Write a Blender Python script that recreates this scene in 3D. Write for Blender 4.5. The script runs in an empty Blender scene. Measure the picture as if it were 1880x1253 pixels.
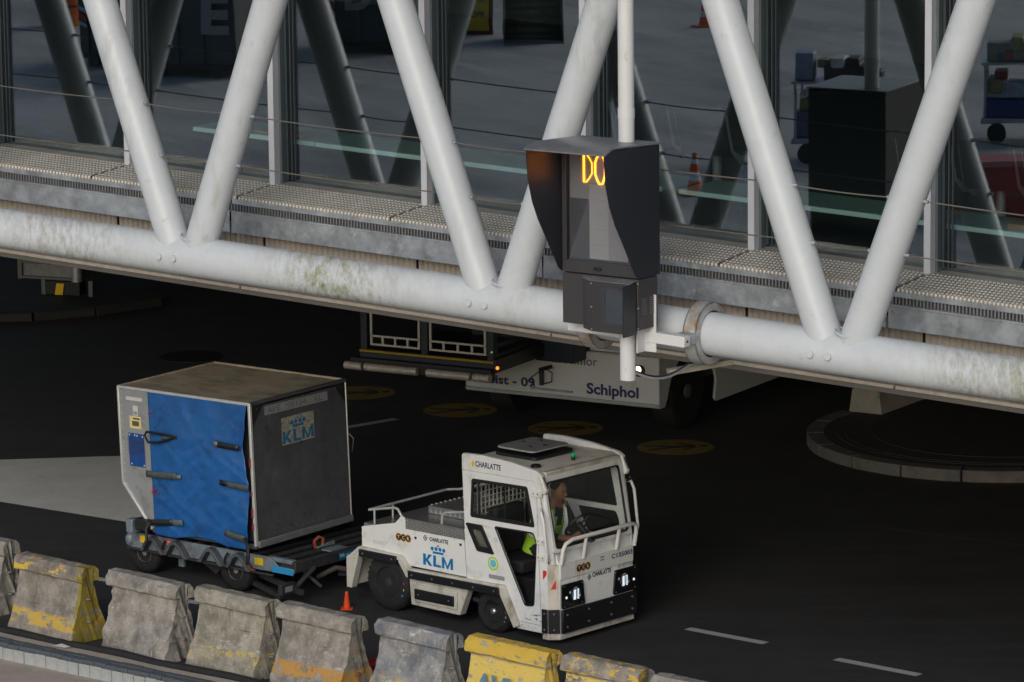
import bpy, bmesh, math, random
from mathutils import Vector, Matrix, noise
random.seed(7)
R = math.radians
scene = bpy.context.scene
COL = scene.collection

# ------------------------------------------------------------------ camera
CAMH = 11.3; PITCH = R(10.4); ROLL = 0.0116; FPX = 8000.0; CX, CY = 940.0, 626.5
FWD = Vector((0, math.cos(PITCH), -math.sin(PITCH)))
U0 = Vector((0, math.sin(PITCH), math.cos(PITCH))); X0 = Vector((1, 0, 0))
RT = math.cos(ROLL) * X0 - math.sin(ROLL) * U0
UP = math.cos(ROLL) * U0 + math.sin(ROLL) * X0
CAM = Vector((0, 0, CAMH))
cd = bpy.data.cameras.new('camera'); cam = bpy.data.objects.new('camera', cd); COL.objects.link(cam)
m3 = Matrix((RT, UP, -FWD)).transposed()
cam.matrix_world = Matrix.Translation(CAM) @ m3.to_4x4()
cd.sensor_width = 36; cd.lens = FPX / 1880 * 36; cd.clip_start = 0.5; cd.clip_end = 1500
scene.camera = cam

# ------------------------------------------------------------------ light
SUN_EL, SUN_AZ = R(25), R(196)      # azimuth clockwise from +Y (behind the camera, to its left)
w = bpy.data.worlds.new('World'); scene.world = w; w.use_nodes = True
nt = w.node_tree; nt.nodes.clear()
sky = nt.nodes.new('ShaderNodeTexSky'); sky.sky_type = 'NISHITA'; sky.sun_disc = False
sky.sun_elevation = SUN_EL; sky.sun_rotation = SUN_AZ; sky.air_density = 1.0; sky.dust_density = 2.0; sky.ozone_density = 1.0
bg = nt.nodes.new('ShaderNodeBackground'); bg.inputs[1].default_value = 0.13
wo = nt.nodes.new('ShaderNodeOutputWorld')
nt.links.new(sky.outputs[0], bg.inputs[0]); nt.links.new(bg.outputs[0], wo.inputs[0])
sl = bpy.data.lights.new('sun', 'SUN'); sl.energy = 1.5; sl.angle = R(34); sl.color = (1, 0.995, 0.985)
so = bpy.data.objects.new('sun', sl); COL.objects.link(so)
sd = Vector((math.sin(SUN_AZ) * math.cos(SUN_EL), math.cos(SUN_AZ) * math.cos(SUN_EL), math.sin(SUN_EL)))
so.rotation_euler = sd.to_track_quat('Z', 'Y').to_euler(); so.location = (0, 0, 60)
scene.view_settings.view_transform = 'Standard'; scene.view_settings.look = 'None'
scene.view_settings.exposure = -0.35; scene.view_settings.gamma = 1.0; scene.view_settings.use_curve_mapping = False
scene.cycles.max_bounces = 8; scene.cycles.caustics_reflective = False; scene.cycles.caustics_refractive = False; scene.cycles.transparent_max_bounces = 16

# ------------------------------------------------------------------ helpers
def ray(x, y): return FWD + RT * ((x - CX) / FPX) - UP * ((y - CY) / FPX)
def ground(x, y, z=0.0):
    r = ray(x, y); return CAM + r * ((z - CAMH) / r.z)
def frame(o, yaw):
    return Matrix.Translation(Vector(o)) @ Matrix.Rotation(R(yaw), 4, 'Z')

MATS = {}
def M(name, col, rough=0.6, metal=0.0, var=0.12, scale=6.0, grime=None, bump=0.0, bscale=40.0, spec=0.5, emis=0.0, stretch=None, ecol=None, coat=0.0):
    if name in MATS: return MATS[name]
    m = bpy.data.materials.new(name); m.use_nodes = True; n = m.node_tree; L = n.links
    b = n.nodes['Principled BSDF']
    b.inputs['Roughness'].default_value = rough; b.inputs['Metallic'].default_value = metal
    b.inputs['Specular IOR Level'].default_value = spec
    if coat: b.inputs['Coat Weight'].default_value = coat
    tc = n.nodes.new('ShaderNodeTexCoord'); mp = n.nodes.new('ShaderNodeMapping')
    L.new(tc.outputs['Object'], mp.inputs[0])
    if stretch: mp.inputs['Scale'].default_value = stretch
    no = n.nodes.new('ShaderNodeTexNoise'); no.inputs['Scale'].default_value = scale; no.inputs['Detail'].default_value = 6; no.inputs['Roughness'].default_value = 0.65
    L.new(mp.outputs[0], no.inputs['Vector'])
    rp = n.nodes.new('ShaderNodeValToRGB'); c = Vector(col)
    rp.color_ramp.elements[0].position = 0.3; rp.color_ramp.elements[1].position = 0.7
    rp.color_ramp.elements[0].color = (*(c * (1 - var)), 1); rp.color_ramp.elements[1].color = (*[min(1, v * (1 + var)) for v in c], 1)
    L.new(no.outputs['Fac'], rp.inputs[0]); out = rp.outputs[0]
    if grime:
        for gi, gg in enumerate(grime):
            gc, lo, hi, gs, st = gg[:5]
            g = n.nodes.new('ShaderNodeTexNoise'); g.inputs['Scale'].default_value = gs; g.inputs['Detail'].default_value = 8; g.inputs['Roughness'].default_value = 0.7
            mp2 = n.nodes.new('ShaderNodeMapping'); mp2.inputs['Scale'].default_value = st; mp2.inputs['Location'].default_value = (gi * 7.3, 2.1, gi * 3.3)
            L.new(tc.outputs['Object'], mp2.inputs[0]); L.new(mp2.outputs[0], g.inputs['Vector'])
            mr = n.nodes.new('ShaderNodeMapRange'); mr.inputs['From Min'].default_value = lo; mr.inputs['From Max'].default_value = hi
            L.new(g.outputs['Fac'], mr.inputs['Value'])
            if len(gg) > 8:
                spx = n.nodes.new('ShaderNodeSeparateXYZ'); L.new(tc.outputs['Object'], spx.inputs[0]); acc = None
                for cx_, hw_ in gg[8]:
                    sb = n.nodes.new('ShaderNodeMath'); sb.operation = 'SUBTRACT'; sb.inputs[1].default_value = cx_; L.new(spx.outputs[0], sb.inputs[0])
                    ab = n.nodes.new('ShaderNodeMath'); ab.operation = 'ABSOLUTE'; L.new(sb.outputs[0], ab.inputs[0])
                    ra = n.nodes.new('ShaderNodeMapRange'); ra.inputs['From Min'].default_value = hw_; ra.inputs['From Max'].default_value = hw_ * .3; L.new(ab.outputs[0], ra.inputs['Value'])
                    if acc is None: acc = ra
                    else:
                        ad = n.nodes.new('ShaderNodeMath'); ad.operation = 'MAXIMUM'; L.new(acc.outputs[0], ad.inputs[0]); L.new(ra.outputs[0], ad.inputs[1]); acc = ad
                mq = n.nodes.new('ShaderNodeMath'); mq.operation = 'MULTIPLY'; L.new(mr.outputs[0], mq.inputs[0]); L.new(acc.outputs[0], mq.inputs[1]); mr = mq
            if len(gg) > 5 and gg[5]:
                g3 = n.nodes.new('ShaderNodeTexNoise'); g3.inputs['Scale'].default_value = gg[5]; g3.inputs['Detail'].default_value = 3
                mp3 = n.nodes.new('ShaderNodeMapping'); mp3.inputs['Location'].default_value = (gi * 3.7 + 1, 4.4, 2.2); L.new(tc.outputs['Object'], mp3.inputs[0]); L.new(mp3.outputs[0], g3.inputs['Vector'])
                m3_ = n.nodes.new('ShaderNodeMapRange'); m3_.inputs['From Min'].default_value = gg[6]; m3_.inputs['From Max'].default_value = gg[7]; L.new(g3.outputs['Fac'], m3_.inputs['Value'])
                mm = n.nodes.new('ShaderNodeMath'); mm.operation = 'MULTIPLY'; L.new(mr.outputs[0], mm.inputs[0]); L.new(m3_.outputs[0], mm.inputs[1]); mr = mm
            mx = n.nodes.new('ShaderNodeMix'); mx.data_type = 'RGBA'; mx.inputs['B'].default_value = (*gc, 1)
            L.new(mr.outputs[0], mx.inputs['Factor']); L.new(out, mx.inputs['A']); out = mx.outputs['Result']
    L.new(out, b.inputs['Base Color'])
    if bump:
        n2 = n.nodes.new('ShaderNodeTexNoise'); n2.inputs['Scale'].default_value = bscale; n2.inputs['Detail'].default_value = 5
        L.new(mp.outputs[0], n2.inputs['Vector'])
        bp = n.nodes.new('ShaderNodeBump'); bp.inputs['Strength'].default_value = bump; bp.inputs['Distance'].default_value = 0.01
        L.new(n2.outputs['Fac'], bp.inputs['Height']); L.new(bp.outputs[0], b.inputs['Normal'])
    if emis:
        b.inputs['Emission Color'].default_value = (*(ecol or col), 1); b.inputs['Emission Strength'].default_value = emis
    MATS[name] = m; return m

def glass_mat(name, tint, refl, rough=0.0, bump=0.0, gl=(0.9, 0.95, 1.0)):
    m = bpy.data.materials.new(name); m.use_nodes = True; n = m.node_tree; L = n.links; n.nodes.clear()
    o = n.nodes.new('ShaderNodeOutputMaterial'); t = n.nodes.new('ShaderNodeBsdfTransparent'); t.inputs[0].default_value = (*tint, 1)
    g = n.nodes.new('ShaderNodeBsdfGlossy'); g.inputs['Roughness'].default_value = rough; g.inputs['Color'].default_value = (*gl, 1)
    lw = n.nodes.new('ShaderNodeLayerWeight'); lw.inputs[0].default_value = .5
    f = n.nodes.new('ShaderNodeMath'); f.operation = 'POWER'; f.inputs[1].default_value = 5; L.new(lw.outputs['Facing'], f.inputs[0])
    a = n.nodes.new('ShaderNodeMath'); a.operation = 'ADD'; a.inputs[1].default_value = refl; a.use_clamp = True
    x = n.nodes.new('ShaderNodeMixShader'); L.new(f.outputs[0], a.inputs[0]); L.new(a.outputs[0], x.inputs[0])
    L.new(t.outputs[0], x.inputs[1]); L.new(g.outputs[0], x.inputs[2]); L.new(x.outputs[0], o.inputs[0])
    if bump:
        tc = n.nodes.new('ShaderNodeTexCoord'); mp = n.nodes.new('ShaderNodeMapping'); mp.inputs['Scale'].default_value = (0.35, 1, 2.2)
        no = n.nodes.new('ShaderNodeTexNoise'); no.inputs['Scale'].default_value = 1.6; no.inputs['Detail'].default_value = 1
        bp = n.nodes.new('ShaderNodeBump'); bp.inputs['Strength'].default_value = bump; bp.inputs['Distance'].default_value = 0.01
        L.new(tc.outputs['Object'], mp.inputs[0]); L.new(mp.outputs[0], no.inputs['Vector']); L.new(no.outputs['Fac'], bp.inputs['Height']); L.new(bp.outputs[0], g.inputs['Normal'])
    MATS[name] = m; return m

def empty(name, mat4=None, label=None, cat=None, group=None, parent=None, kind=None):
    o = bpy.data.objects.new(name, None); COL.objects.link(o); o.empty_display_size = 0.2
    if parent: o.parent = parent
    if mat4 is not None: o.matrix_local = mat4
    tag(o, label, cat, group, kind); return o
def tag(o, label=None, cat=None, group=None, kind=None):
    if label: o['label'] = label
    if cat: o['category'] = cat
    if group: o['group'] = group
    if kind: o['kind'] = kind
    return o

class B:
    """collects geometry of ONE mesh object"""
    def __init__(s): s.bm = bmesh.new(); s.mi = 0
    def face(s, vs):
        try:
            f = s.bm.faces.new(vs); f.material_index = s.mi; return f
        except ValueError: return None
    def poly(s, pts): return s.face([s.bm.verts.new(p) for p in pts])
    def box(s, lo, hi, m=None):
        x0, y0, z0 = lo; x1, y1, z1 = hi
        P = [Vector(p) for p in ((x0, y0, z0), (x1, y0, z0), (x1, y1, z0), (x0, y1, z0), (x0, y0, z1), (x1, y0, z1), (x1, y1, z1), (x0, y1, z1))]
        if m is not None: P = [m @ p for p in P]
        v = [s.bm.verts.new(p) for p in P]
        for f in ((3, 2, 1, 0), (4, 5, 6, 7), (0, 1, 5, 4), (1, 2, 6, 5), (2, 3, 7, 6), (3, 0, 4, 7)): s.face([v[i] for i in f])
        return s
    def beam(s, a, b, w, h, up=Vector((0, 0, 1))):
        a, b = Vector(a), Vector(b); d = (b - a); L = d.length; d.normalize(); up = Vector((0, 1, 0)) if abs(d.z) > .98 else up; side = d.cross(up).normalized(); u = side.cross(d)
        m = Matrix((side, d, u)).transposed().to_4x4(); m.translation = a
        return s.box((-w / 2, 0, -h / 2), (w / 2, L, h / 2), m)
    def cyl(s, a, b, r, r2=None, seg=16, caps=True):
        a, b = Vector(a), Vector(b); r2 = r if r2 is None else r2; d = (b - a).normalized()
        t = Vector((0, 0, 1)) if abs(d.z) < 0.9 else Vector((1, 0, 0)); u = d.cross(t).normalized(); v = d.cross(u)
        A, Bv = [], []
        for i in range(seg):
            c = math.cos(2 * math.pi * i / seg) * u + math.sin(2 * math.pi * i / seg) * v
            A.append(s.bm.verts.new(a + c * r)); Bv.append(s.bm.verts.new(b + c * r2))
        for i in range(seg):
            j = (i + 1) % seg; s.face([A[i], A[j], Bv[j], Bv[i]])
        if caps: s.face(A[::-1]); s.face(Bv)
        return s
    def path(s, pts, r, seg=8, caps=True):
        pts = [Vector(p) for p in pts]; rings = []; pu = None
        for i, p in enumerate(pts):
            d = (pts[min(i + 1, len(pts) - 1)] - pts[max(i - 1, 0)]).normalized()
            if pu is None:
                t = Vector((0, 0, 1)) if abs(d.z) < 0.9 else Vector((1, 0, 0)); u = d.cross(t).normalized()
            else: u = (pu - d * pu.dot(d)).normalized()
            pu = u; v = d.cross(u); rr = r[i] if isinstance(r, (list, tuple)) else r
            rings.append([s.bm.verts.new(p + rr * (math.cos(2 * math.pi * k / seg) * u + math.sin(2 * math.pi * k / seg) * v)) for k in range(seg)])
        for a, b in zip(rings, rings[1:]):
            for k in range(seg):
                j = (k + 1) % seg; s.face([a[k], a[j], b[j], b[k]])
        if caps: s.face(rings[0][::-1]); s.face(rings[-1])
        return s
    def prism(s, pts, vec):
        """polygon pts (3D) extruded by vec"""
        vec = Vector(vec); a = [s.bm.verts.new(Vector(p)) for p in pts]; b = [s.bm.verts.new(Vector(p) + vec) for p in pts]
        s.face(a); s.face(b[::-1]); n = len(a)
        for i in range(n):
            j = (i + 1) % n; s.face([a[j], a[i], b[i], b[j]])
        return s
    def lathe(s, prof, seg=24, m=None):
        rings = []
        for (r, z) in prof:
            ring = []
            for k in range(seg):
                a = 2 * math.pi * k / seg; p = Vector((r * math.cos(a), r * math.sin(a), z)); ring.append(s.bm.verts.new(m @ p if m is not None else p))
            rings.append(ring)
        for a, b in zip(rings, rings[1:]):
            for k in range(seg):
                j = (k + 1) % seg; s.face([a[k], a[j], b[j], b[k]])
        s.face(rings[0][::-1]); s.face(rings[-1]); return s
    def sphere(s, c, rx, ry=None, rz=None, seg=12, rings=8):
        ry = ry or rx; rz = rz or rx; c = Vector(c); rg = []
        top = s.bm.verts.new(c + Vector((0, 0, rz))); bot = s.bm.verts.new(c - Vector((0, 0, rz)))
        for i in range(1, rings):
            th = math.pi * i / rings
            rg.append([s.bm.verts.new(c + Vector((rx * math.sin(th) * math.cos(2 * math.pi * k / seg), ry * math.sin(th) * math.sin(2 * math.pi * k / seg), rz * math.cos(th)))) for k in range(seg)])
        for k in range(seg):
            j = (k + 1) % seg; s.face([top, rg[0][k], rg[0][j]]); s.face([bot, rg[-1][j], rg[-1][k]])
            for a, b in zip(rg, rg[1:]): s.face([a[k], b[k], b[j], a[j]])
        return s
    def build(s, name, mats, parent=None, bevel=0.0, smooth=True, loc=None, normals=True, kind=None):
        if normals: bmesh.ops.recalc_face_normals(s.bm, faces=s.bm.faces[:])
        me = bpy.data.meshes.new(name); s.bm.to_mesh(me); s.bm.free()
        for m in (mats if isinstance(mats, (list, tuple)) else [mats]): me.materials.append(m)
        if smooth: me.shade_smooth(); me.set_sharp_from_angle(angle=R(38))
        o = bpy.data.objects.new(name, me); COL.objects.link(o)
        if parent: o.parent = parent
        if loc is not None: o.matrix_local = loc if isinstance(loc, Matrix) else Matrix.Translation(Vector(loc))
        if bevel:
            md = o.modifiers.new('bevel', 'BEVEL'); md.width = bevel; md.segments = 2; md.limit_method = 'ANGLE'; md.angle_limit = R(40)
        if kind: o['kind'] = kind
        return o

def rounded(pts, r, n=4):
    """round the corners of a 2D polygon"""
    out = []; k = len(pts)
    for i in range(k):
        p0, p, p1 = Vector(pts[i - 1]), Vector(pts[i]), Vector(pts[(i + 1) % k])
        a = (p0 - p); b = (p1 - p); rr = min(r, a.length * 0.45, b.length * 0.45); a.normalize(); b.normalize()
        s, e = p + a * rr, p + b * rr
        for j in range(n + 1):
            t = j / n; q = s * (1 - t) ** 2 + p * 2 * t * (1 - t) + e * t * t; out.append((q.x, q.y))
    return out

def plate(name, outline, holes, th, mat, parent, mloc, bevel=0.0):
    """flat sheet (local XY) with holes, thickness th centred; mloc maps it into the parent"""
    cu = bpy.data.curves.new(name, 'CURVE'); cu.dimensions = '2D'; cu.fill_mode = 'BOTH'; cu.extrude = th / 2
    for pl in [outline] + holes:
        sp = cu.splines.new('POLY'); sp.points.add(len(pl) - 1)
        for i, p in enumerate(pl): sp.points[i].co = (p[0], p[1], 0, 1)
        sp.use_cyclic_u = True
    tmp = bpy.data.objects.new('tmp', cu); me = bpy.data.meshes.new_from_object(tmp); bpy.data.objects.remove(tmp)
    bm = bmesh.new(); bm.from_mesh(me); bmesh.ops.remove_doubles(bm, verts=bm.verts[:], dist=1e-5); bm.to_mesh(me); bm.free()
    me.materials.clear(); me.materials.append(mat)
    o = bpy.data.objects.new(name, me); COL.objects.link(o); o.parent = parent; o.matrix_local = mloc
    if bevel:
        md = o.modifiers.new('bevel', 'BEVEL'); md.width = bevel; md.segments = 2; md.limit_method = 'ANGLE'; md.angle_limit = R(50)
    return o

def XZ(y=0.0):      # local XY sheet -> parent XZ at depth y, seen from -y
    return Matrix(((1, 0, 0, 0), (0, 0, -1, y), (0, 1, 0, 0), (0, 0, 0, 1)))
def YZ(x=0.0):      # local XY sheet -> parent YZ at x, seen from +x
    return Matrix(((0, 0, 1, x), (1, 0, 0, 0), (0, 1, 0, 0), (0, 0, 0, 1)))
def FLAT(z=0.0): return Matrix.Translation((0, 0, z))

def text(s, name, base, u0, v0, wd, ht, mat, parent, bold=0.0, th=0.002, spacing=1.0, shear=0.0):
    """lettering fitted into the box u0..u0+wd, v0..v0+ht of the plane given by base"""
    cu = bpy.data.curves.new(name, 'FONT'); cu.body = s; cu.size = 1; cu.offset = bold; cu.space_character = spacing; cu.resolution_u = 3; cu.shear = shear
    tmp = bpy.data.objects.new('tmp', cu); me = bpy.data.meshes.new_from_object(tmp); bpy.data.objects.remove(tmp)
    xs = [v.co.x for v in me.vertices]; ys = [v.co.y for v in me.vertices]; x0, x1, y0, y1 = min(xs), max(xs), min(ys), max(ys)
    for v in me.vertices:
        v.co.x = u0 + (v.co.x - x0) / (x1 - x0) * wd; v.co.y = v0 + (v.co.y - y0) / (y1 - y0) * ht
    me.materials.clear(); me.materials.append(mat)
    o = bpy.data.objects.new(name, me); COL.objects.link(o); o.parent = parent; o.matrix_local = base @ Matrix.Translation((0, 0, th)); return o

def logo_klm(base, u0, v0, wd, ht, mat, parent):
    """crown of four discs, bar and cross above three heavy letters"""
    b = B()
    def poly(pts): b.poly([(u0 + x * wd, v0 + y * ht, 0.002) for x, y in pts])
    H = 0.50
    poly([(0, 0), (.09, 0), (.09, H), (0, H)]); poly([(.09, .26), (.19, H), (.30, H), (.165, .26)]); poly([(.09, .26), (.165, .26), (.31, 0), (.20, 0), (.09, .2)])
    poly([(.34, .1), (.34, H), (.43, H), (.43, .1)]); poly([(.34, 0), (.60, 0), (.60, .1), (.34, .1)])
    poly([(.63, 0), (.71, 0), (.71, H), (.63, H)]); poly([(.92, 0), (1, 0), (1, H), (.92, H)])
    poly([(.71, H), (.71, .3), (.80, 0), (.835, 0), (.815, .14)]); poly([(.92, H), (.815, .14), (.80, 0), (.835, 0), (.92, .3)])
    poly([(.33, .58), (.69, .58), (.69, .68), (.33, .68)])
    for k in range(4):
        cx, cy = .31 + k * .13, .80 - (0.0 if k in (1, 2) else 0.012)
        poly([(cx + .052 * math.cos(a * math.pi / 8), cy + .052 * wd / ht * math.sin(a * math.pi / 8) * 0.95) for a in range(16)])
    poly([(.495, .88), (.52, .88), (.52, 1.0), (.495, 1.0)]); poly([(.465, .925), (.55, .925), (.55, .955), (.465, .955)])
    return b.build('airline_logo', mat, parent, loc=base, smooth=False, normals=False)

# ------------------------------------------------------------------ materials
STEEL = M('steel_paint', (.57, .61, .635), .38, 0, .04, 5, [((.40, .41, .39), .50, .72, 7, (1, 1, .22), .6, .50, .64), ((.30, .30, .25), .60, .80, 3.0, (1, 1, 1)), ((.22, .20, .17), .70, .78, 14, (1, 1, .4))], bump=.12, bscale=60)
TUBE = M('tube_paint', (.57, .61, .635), .36, 0, .05, 5, [((.45, .45, .41), .42, .70, 6, (3, .8, 1.2), .55, .46, .62), ((.34, .33, .28), .44, .68, 6, (3.4, .8, 1.3), 0, 0, 0, ((-4.4, .9), (-1.6, .9), (4.3, .7))), ((.19, .21, .05), .48, .66, 5, (3.2, .9, 1.4), 0, 0, 0, ((-1.62, .50), (4.75, .5))), ((.12, .10, .08), .64, .72, 16, (3, 1, 1.4), 1.1, .52, .62)], bump=.12, bscale=60)
MULL = M('mullion_paint', (.55, .57, .62), .35, 0, .04)
MULLD = M('mullion_gasket', (.10, .13, .15), .4)
FRAMED = M('window_frame_grey', (.045, .06, .07), .35)
GALV = M('galvanised', (.40, .44, .48), .42, .5, .28, 5, [((.66, .70, .74), .52, .68, 8, (1, 1, 1), 1.2, .46, .60), ((.24, .25, .27), .50, .70, 3, (1, 1, 1)), ((.55, .50, .42), .66, .72, 8, (1, 1, 1)), ((.16, .15, .14), .60, .75, 3, (1, 1, 1))], bump=.1)
GALVD = M('galvanised_dark', (.22, .23, .24), .5, .4, .2, 9)
WALK = M('tread_plate', (.34, .325, .29), .5, .25, .2, 4, [((.16, .2, .07), .58, .75, 2.2, (1, 1, 1)), ((.12, .1, .08), .6, .8, 9, (1, 1, 1))])
BUMP = M('tread_dimples', (.62, .60, .54), .45, .2, .15, 5)
CLAD = M('cladding_beige', (.40, .35, .28), .6, 0, .12, 3, [((.18, .17, .06), .6, .75, 2.5, (1, 1, 1))])
TRIM = M('trim_beige', (.58, .52, .44), .5, 0, .15, 12, [((.2, .17, .13), .58, .75, 14, (1, 1, 1))])
SOFF = M('soffit_grey', (.16, .155, .14), .7, 0, .1)
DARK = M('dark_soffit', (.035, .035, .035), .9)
WIRE = M('wire_rope', (.17, .155, .13), .5, .4)
CARPET = M('carpet', (.045, .05, .05), .95, 0, .2, 30)
WALLI = M('inner_wall', (.09, .10, .10), .8)
MINT = M('mint_edge', (.80, .98, .88), .3, 0, .03, emis=.0)
MINTTOP = M('mint_top', (.30, .42, .37), .35, 0, .1, 8)
WOOD = M('light_wood', (.42, .22, .07), .5, 0, .2, 8, stretch=(1, 8, 1))
BLACK = M('black_plastic', (.012, .013, .016), .42, 0, .2)
BLACKM = M('black_metal', (.02, .021, .024), .45, 0, .3, 12, [((.07, .06, .05), .6, .75, 9, (1, 1, 1))])
RUB = M('rubber', (.012, .012, .014), .75, 0, .3, 14, [((.035, .033, .03), .55, .8, 6, (1, 1, 1))], bump=.3)
CHAIR = M('seat_metal', (.55, .57, .55), .3, .6)
GLASS = glass_mat('facade_glass', (.82, .90, .90), .20, .0, .012)
CLEAR = glass_mat('cab_glass', (.95, .96, .96), .012)
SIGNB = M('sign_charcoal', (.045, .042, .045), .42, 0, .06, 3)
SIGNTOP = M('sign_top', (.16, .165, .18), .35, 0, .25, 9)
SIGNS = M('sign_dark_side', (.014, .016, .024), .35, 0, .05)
WHITEP = M('white_paint', (.66, .67, .67), .4, 0, .05, 4, [((.30, .28, .24), .62, .8, 8, (1, 1, .4))])
LEDP = M('led_panel', (.36, .36, .38), .35, 0, .03, spec=.6)
LEDW = M('led_panel_light', (.47, .47, .49), .35, 0, .03, spec=.6)
AMBER = M('amber_led', (1, .42, .03), .5, emis=9, ecol=(1, .33, .015), var=0)
TUGW = M('tug_white', (.71, .73, .73), .35, 0, .05, 2.2, [((.46, .43, .36), .54, .78, 5, (1, 1, .5)), ((.30, .27, .22), .62, .72, 18, (1, 1, .5), 2.0, .50, .62), ((.10, .06, .04), .72, .76, 22, (1, 1, 1))], coat=.15)
TUGD = M('tug_dirty_white', (.57, .55, .49), .5, 0, .1, 4, [((.24, .19, .13), .5, .72, 5, (1, 1, .6)), ((.13, .05, .02), .66, .72, 16, (1, 1, 1)), ((.05, .045, .04), .62, .8, 3, (1, 1, 1))])
ROOFM = M('cab_roof', (.62, .60, .55), .6, 0, .1, 4, [((.25, .2, .16), .55, .8, 4, (1, 1, 1))])
CHEQ = M('chequer_plate', (.40, .40, .39), .35, .75, .15, 10)
BOLT = M('bolt_steel', (.45, .45, .44), .35, .8)
KBLUE = M('airline_blue', (.0, .16, .42), .4, 0, .03)
INK = M('dark_ink', (.012, .015, .03), .5)
NAVY = M('navy_ink', (.02, .03, .12), .5)
SEATD = M('cab_seat', (.02, .02, .022), .8)
GREENL = M('green_lamp', (.0, .25, .10), .2, emis=.15, ecol=(0, .6, .25))
LAMPG = M('lamp_lit', (.8, .9, 1), .2, emis=.9, ecol=(.75, .88, 1), var=0)
LAMPW = M('lamp_warm', (1, .85, .6), .2, emis=4, ecol=(1, .8, .5), var=0)
LAMPR = M('lamp_orange', (1, .25, .03), .2, emis=3, ecol=(1, .2, .02), var=0)
LIME = M('vest_lime', (.35, .62, .03), .6, 0, .1, 12)
REFLX = M('reflective_tape', (.62, .72, .74), .4)
SKIN = M('skin', (.32, .16, .10), .5, 0, .1)
CLOTH = M('dark_clothes', (.015, .016, .03), .85)
HAIR = M('hair', (.02, .015, .012), .7)
LIMEB = M('badge_lime', (.40, .62, .05), .5)
CYAN = M('badge_cyan', (.12, .50, .60), .5)
REDP = M('red_print', (.62, .03, .02), .5)
GOLD = M('badge_gold', (.50, .36, .12), .5)
MAROON = M('badge_maroon', (.05, .012, .02), .5)
TOPA = M('container_top', (.46, .40, .30), .75, .0, .12, 2.5, [((.22, .19, .14), .45, .7, 2.0, (1, 2, 1)), ((.56, .52, .45), .62, .75, 5, (1, 3, 1))])
ALU = M('aluminium_sheet', (.36, .38, .40), .4, .35, .08, 5, [((.16, .15, .13), .55, .8, 4, (1, 1, 1))])
ALUE = M('aluminium_edge', (.66, .66, .65), .35, .4, .08, 9, [((.35, .05, .04), .72, .74, 6, (1, 1, 2))])
CONTD = M('container_dark_panel', (.085, .088, .10), .42, .1, .2, 3, [((.14, .145, .16), .58, .8, 4, (1, 1, .5)), ((.018, .016, .016), .55, .8, 10, (1, 1, 1))])
BLUEC = M('blue_curtain', (.014, .105, .335), .42, 0, .15, 4, [((.02, .04, .10), .54, .75, 4, (1, 1, 1)), ((.12, .20, .36), .64, .76, 16, (1, 1, 1)), ((.05, .035, .07), .66, .74, 9, (1, 1, 1))], bump=.25, bscale=9)
STRAP = M('strap_grey', (.07, .085, .085), .7, 0, .3, 20)
LABEL = M('label_white', (.60, .61, .60), .5, 0, .06, 20)
LABELG = M('label_grey_worn', (.27, .28, .28), .5, 0, .2, 22)
LABELY = M('label_yellow', (.70, .60, .30), .5)
YEL = M('yellow_sticker', (.75, .50, .01), .5)
POUCH = M('blue_pouch', (.01, .07, .26), .4)
PLAS = glass_mat('clear_plastic', (.72, .78, .86), .10)
DOLLY = M('dolly_paint', (.22, .27, .31), .5, .3, .2, 7, [((.08, .07, .065), .5, .7, 5, (1, 1, 1)), ((.10, .35, .55), .66, .74, 6, (1, 1, 1))])
DOLLYD = M('dolly_dark', (.055, .055, .058), .55, .4, .3, 9)
DOLLYB = M('dolly_bright_blue', (.03, .28, .55), .5, 0, .1, 8, [((.05, .045, .04), .6, .75, 9, (1, 1, 1))])
RUST = M('rust_orange', (.22, .05, .02), .7, 0, .2)
TRUCKW = M('truck_white', (.60, .61, .60), .42, 0, .03, 3, [((.35, .33, .30), .64, .8, 3, (1, 1, .5))])
TRUCKB = M('truck_blue_black', (.012, .02, .035), .5)
YLINE = M('yellow_edge', (.30, .20, .01), .6)
BUFF = M('buffer_aluminium', (.50, .47, .42), .45, .3, .2, 10, [((.1, .08, .06), .6, .7, 12, (1, 1, 1))])
ASPH = M('asphalt', (.031, .031, .034), .78, 0, .25, 1.3, [((.11, .105, .10), .58, .78, 70, (1, 1, 1)), ((.045, .043, .042), .50, .66, 2.2, (.25, 2.2, 1)), ((.018, .017, .017), .5, .75, .6, (1, 2, 1)), ((.042, .039, .038), .58, .78, .28, (1, 1, 1))], bump=.5, bscale=90)
CONCG = M('apron_concrete', (.48, .46, .43), .8, 0, .12, .35, [((.27, .265, .26), .44, .66, .4, (.25, 1, 1)), ((.66, .65, .62), .60, .74, .7, (.4, 1.5, 1)), ((.56, .53, .50), .6, .75, 30, (1, 1, 1))])
SAND = M('sandy_pavement', (.42, .36, .30), .9, 0, .12, 2.5, [((.28, .23, .18), .58, .75, 45, (1, 1, 1)), ((.55, .50, .44), .60, .75, 8, (1, 1, 1))], bump=.4, bscale=60)
LINEW = M('line_white', (.45, .45, .45), .7, 0, .1, 10, [((.08, .08, .08), .60, .72, 30, (1, 1, 1))])
PATCH = M('painted_patch', (.60, .60, .575), .7, 0, .1, 1.5, [((.12, .12, .11), .62, .70, 1.6, (.3, 3, 1)), ((.42, .41, .39), .55, .8, 14, (1, 1, 1))])
YMARK = M('yellow_marking', (.24, .17, .03), .7, 0, .15, 4, [((.04, .038, .035), .56, .68, 5, (1, 1, 1))])
KERB = M('kerb_stone', (.15, .14, .13), .85, 0, .15, 5, [((.09, .085, .08), .5, .7, 6, (1, 1, 1))], bump=.4)
PAVD = M('paver_dark', (.07, .085, .10), .8, 0, .3, 9, bump=.4)
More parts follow.
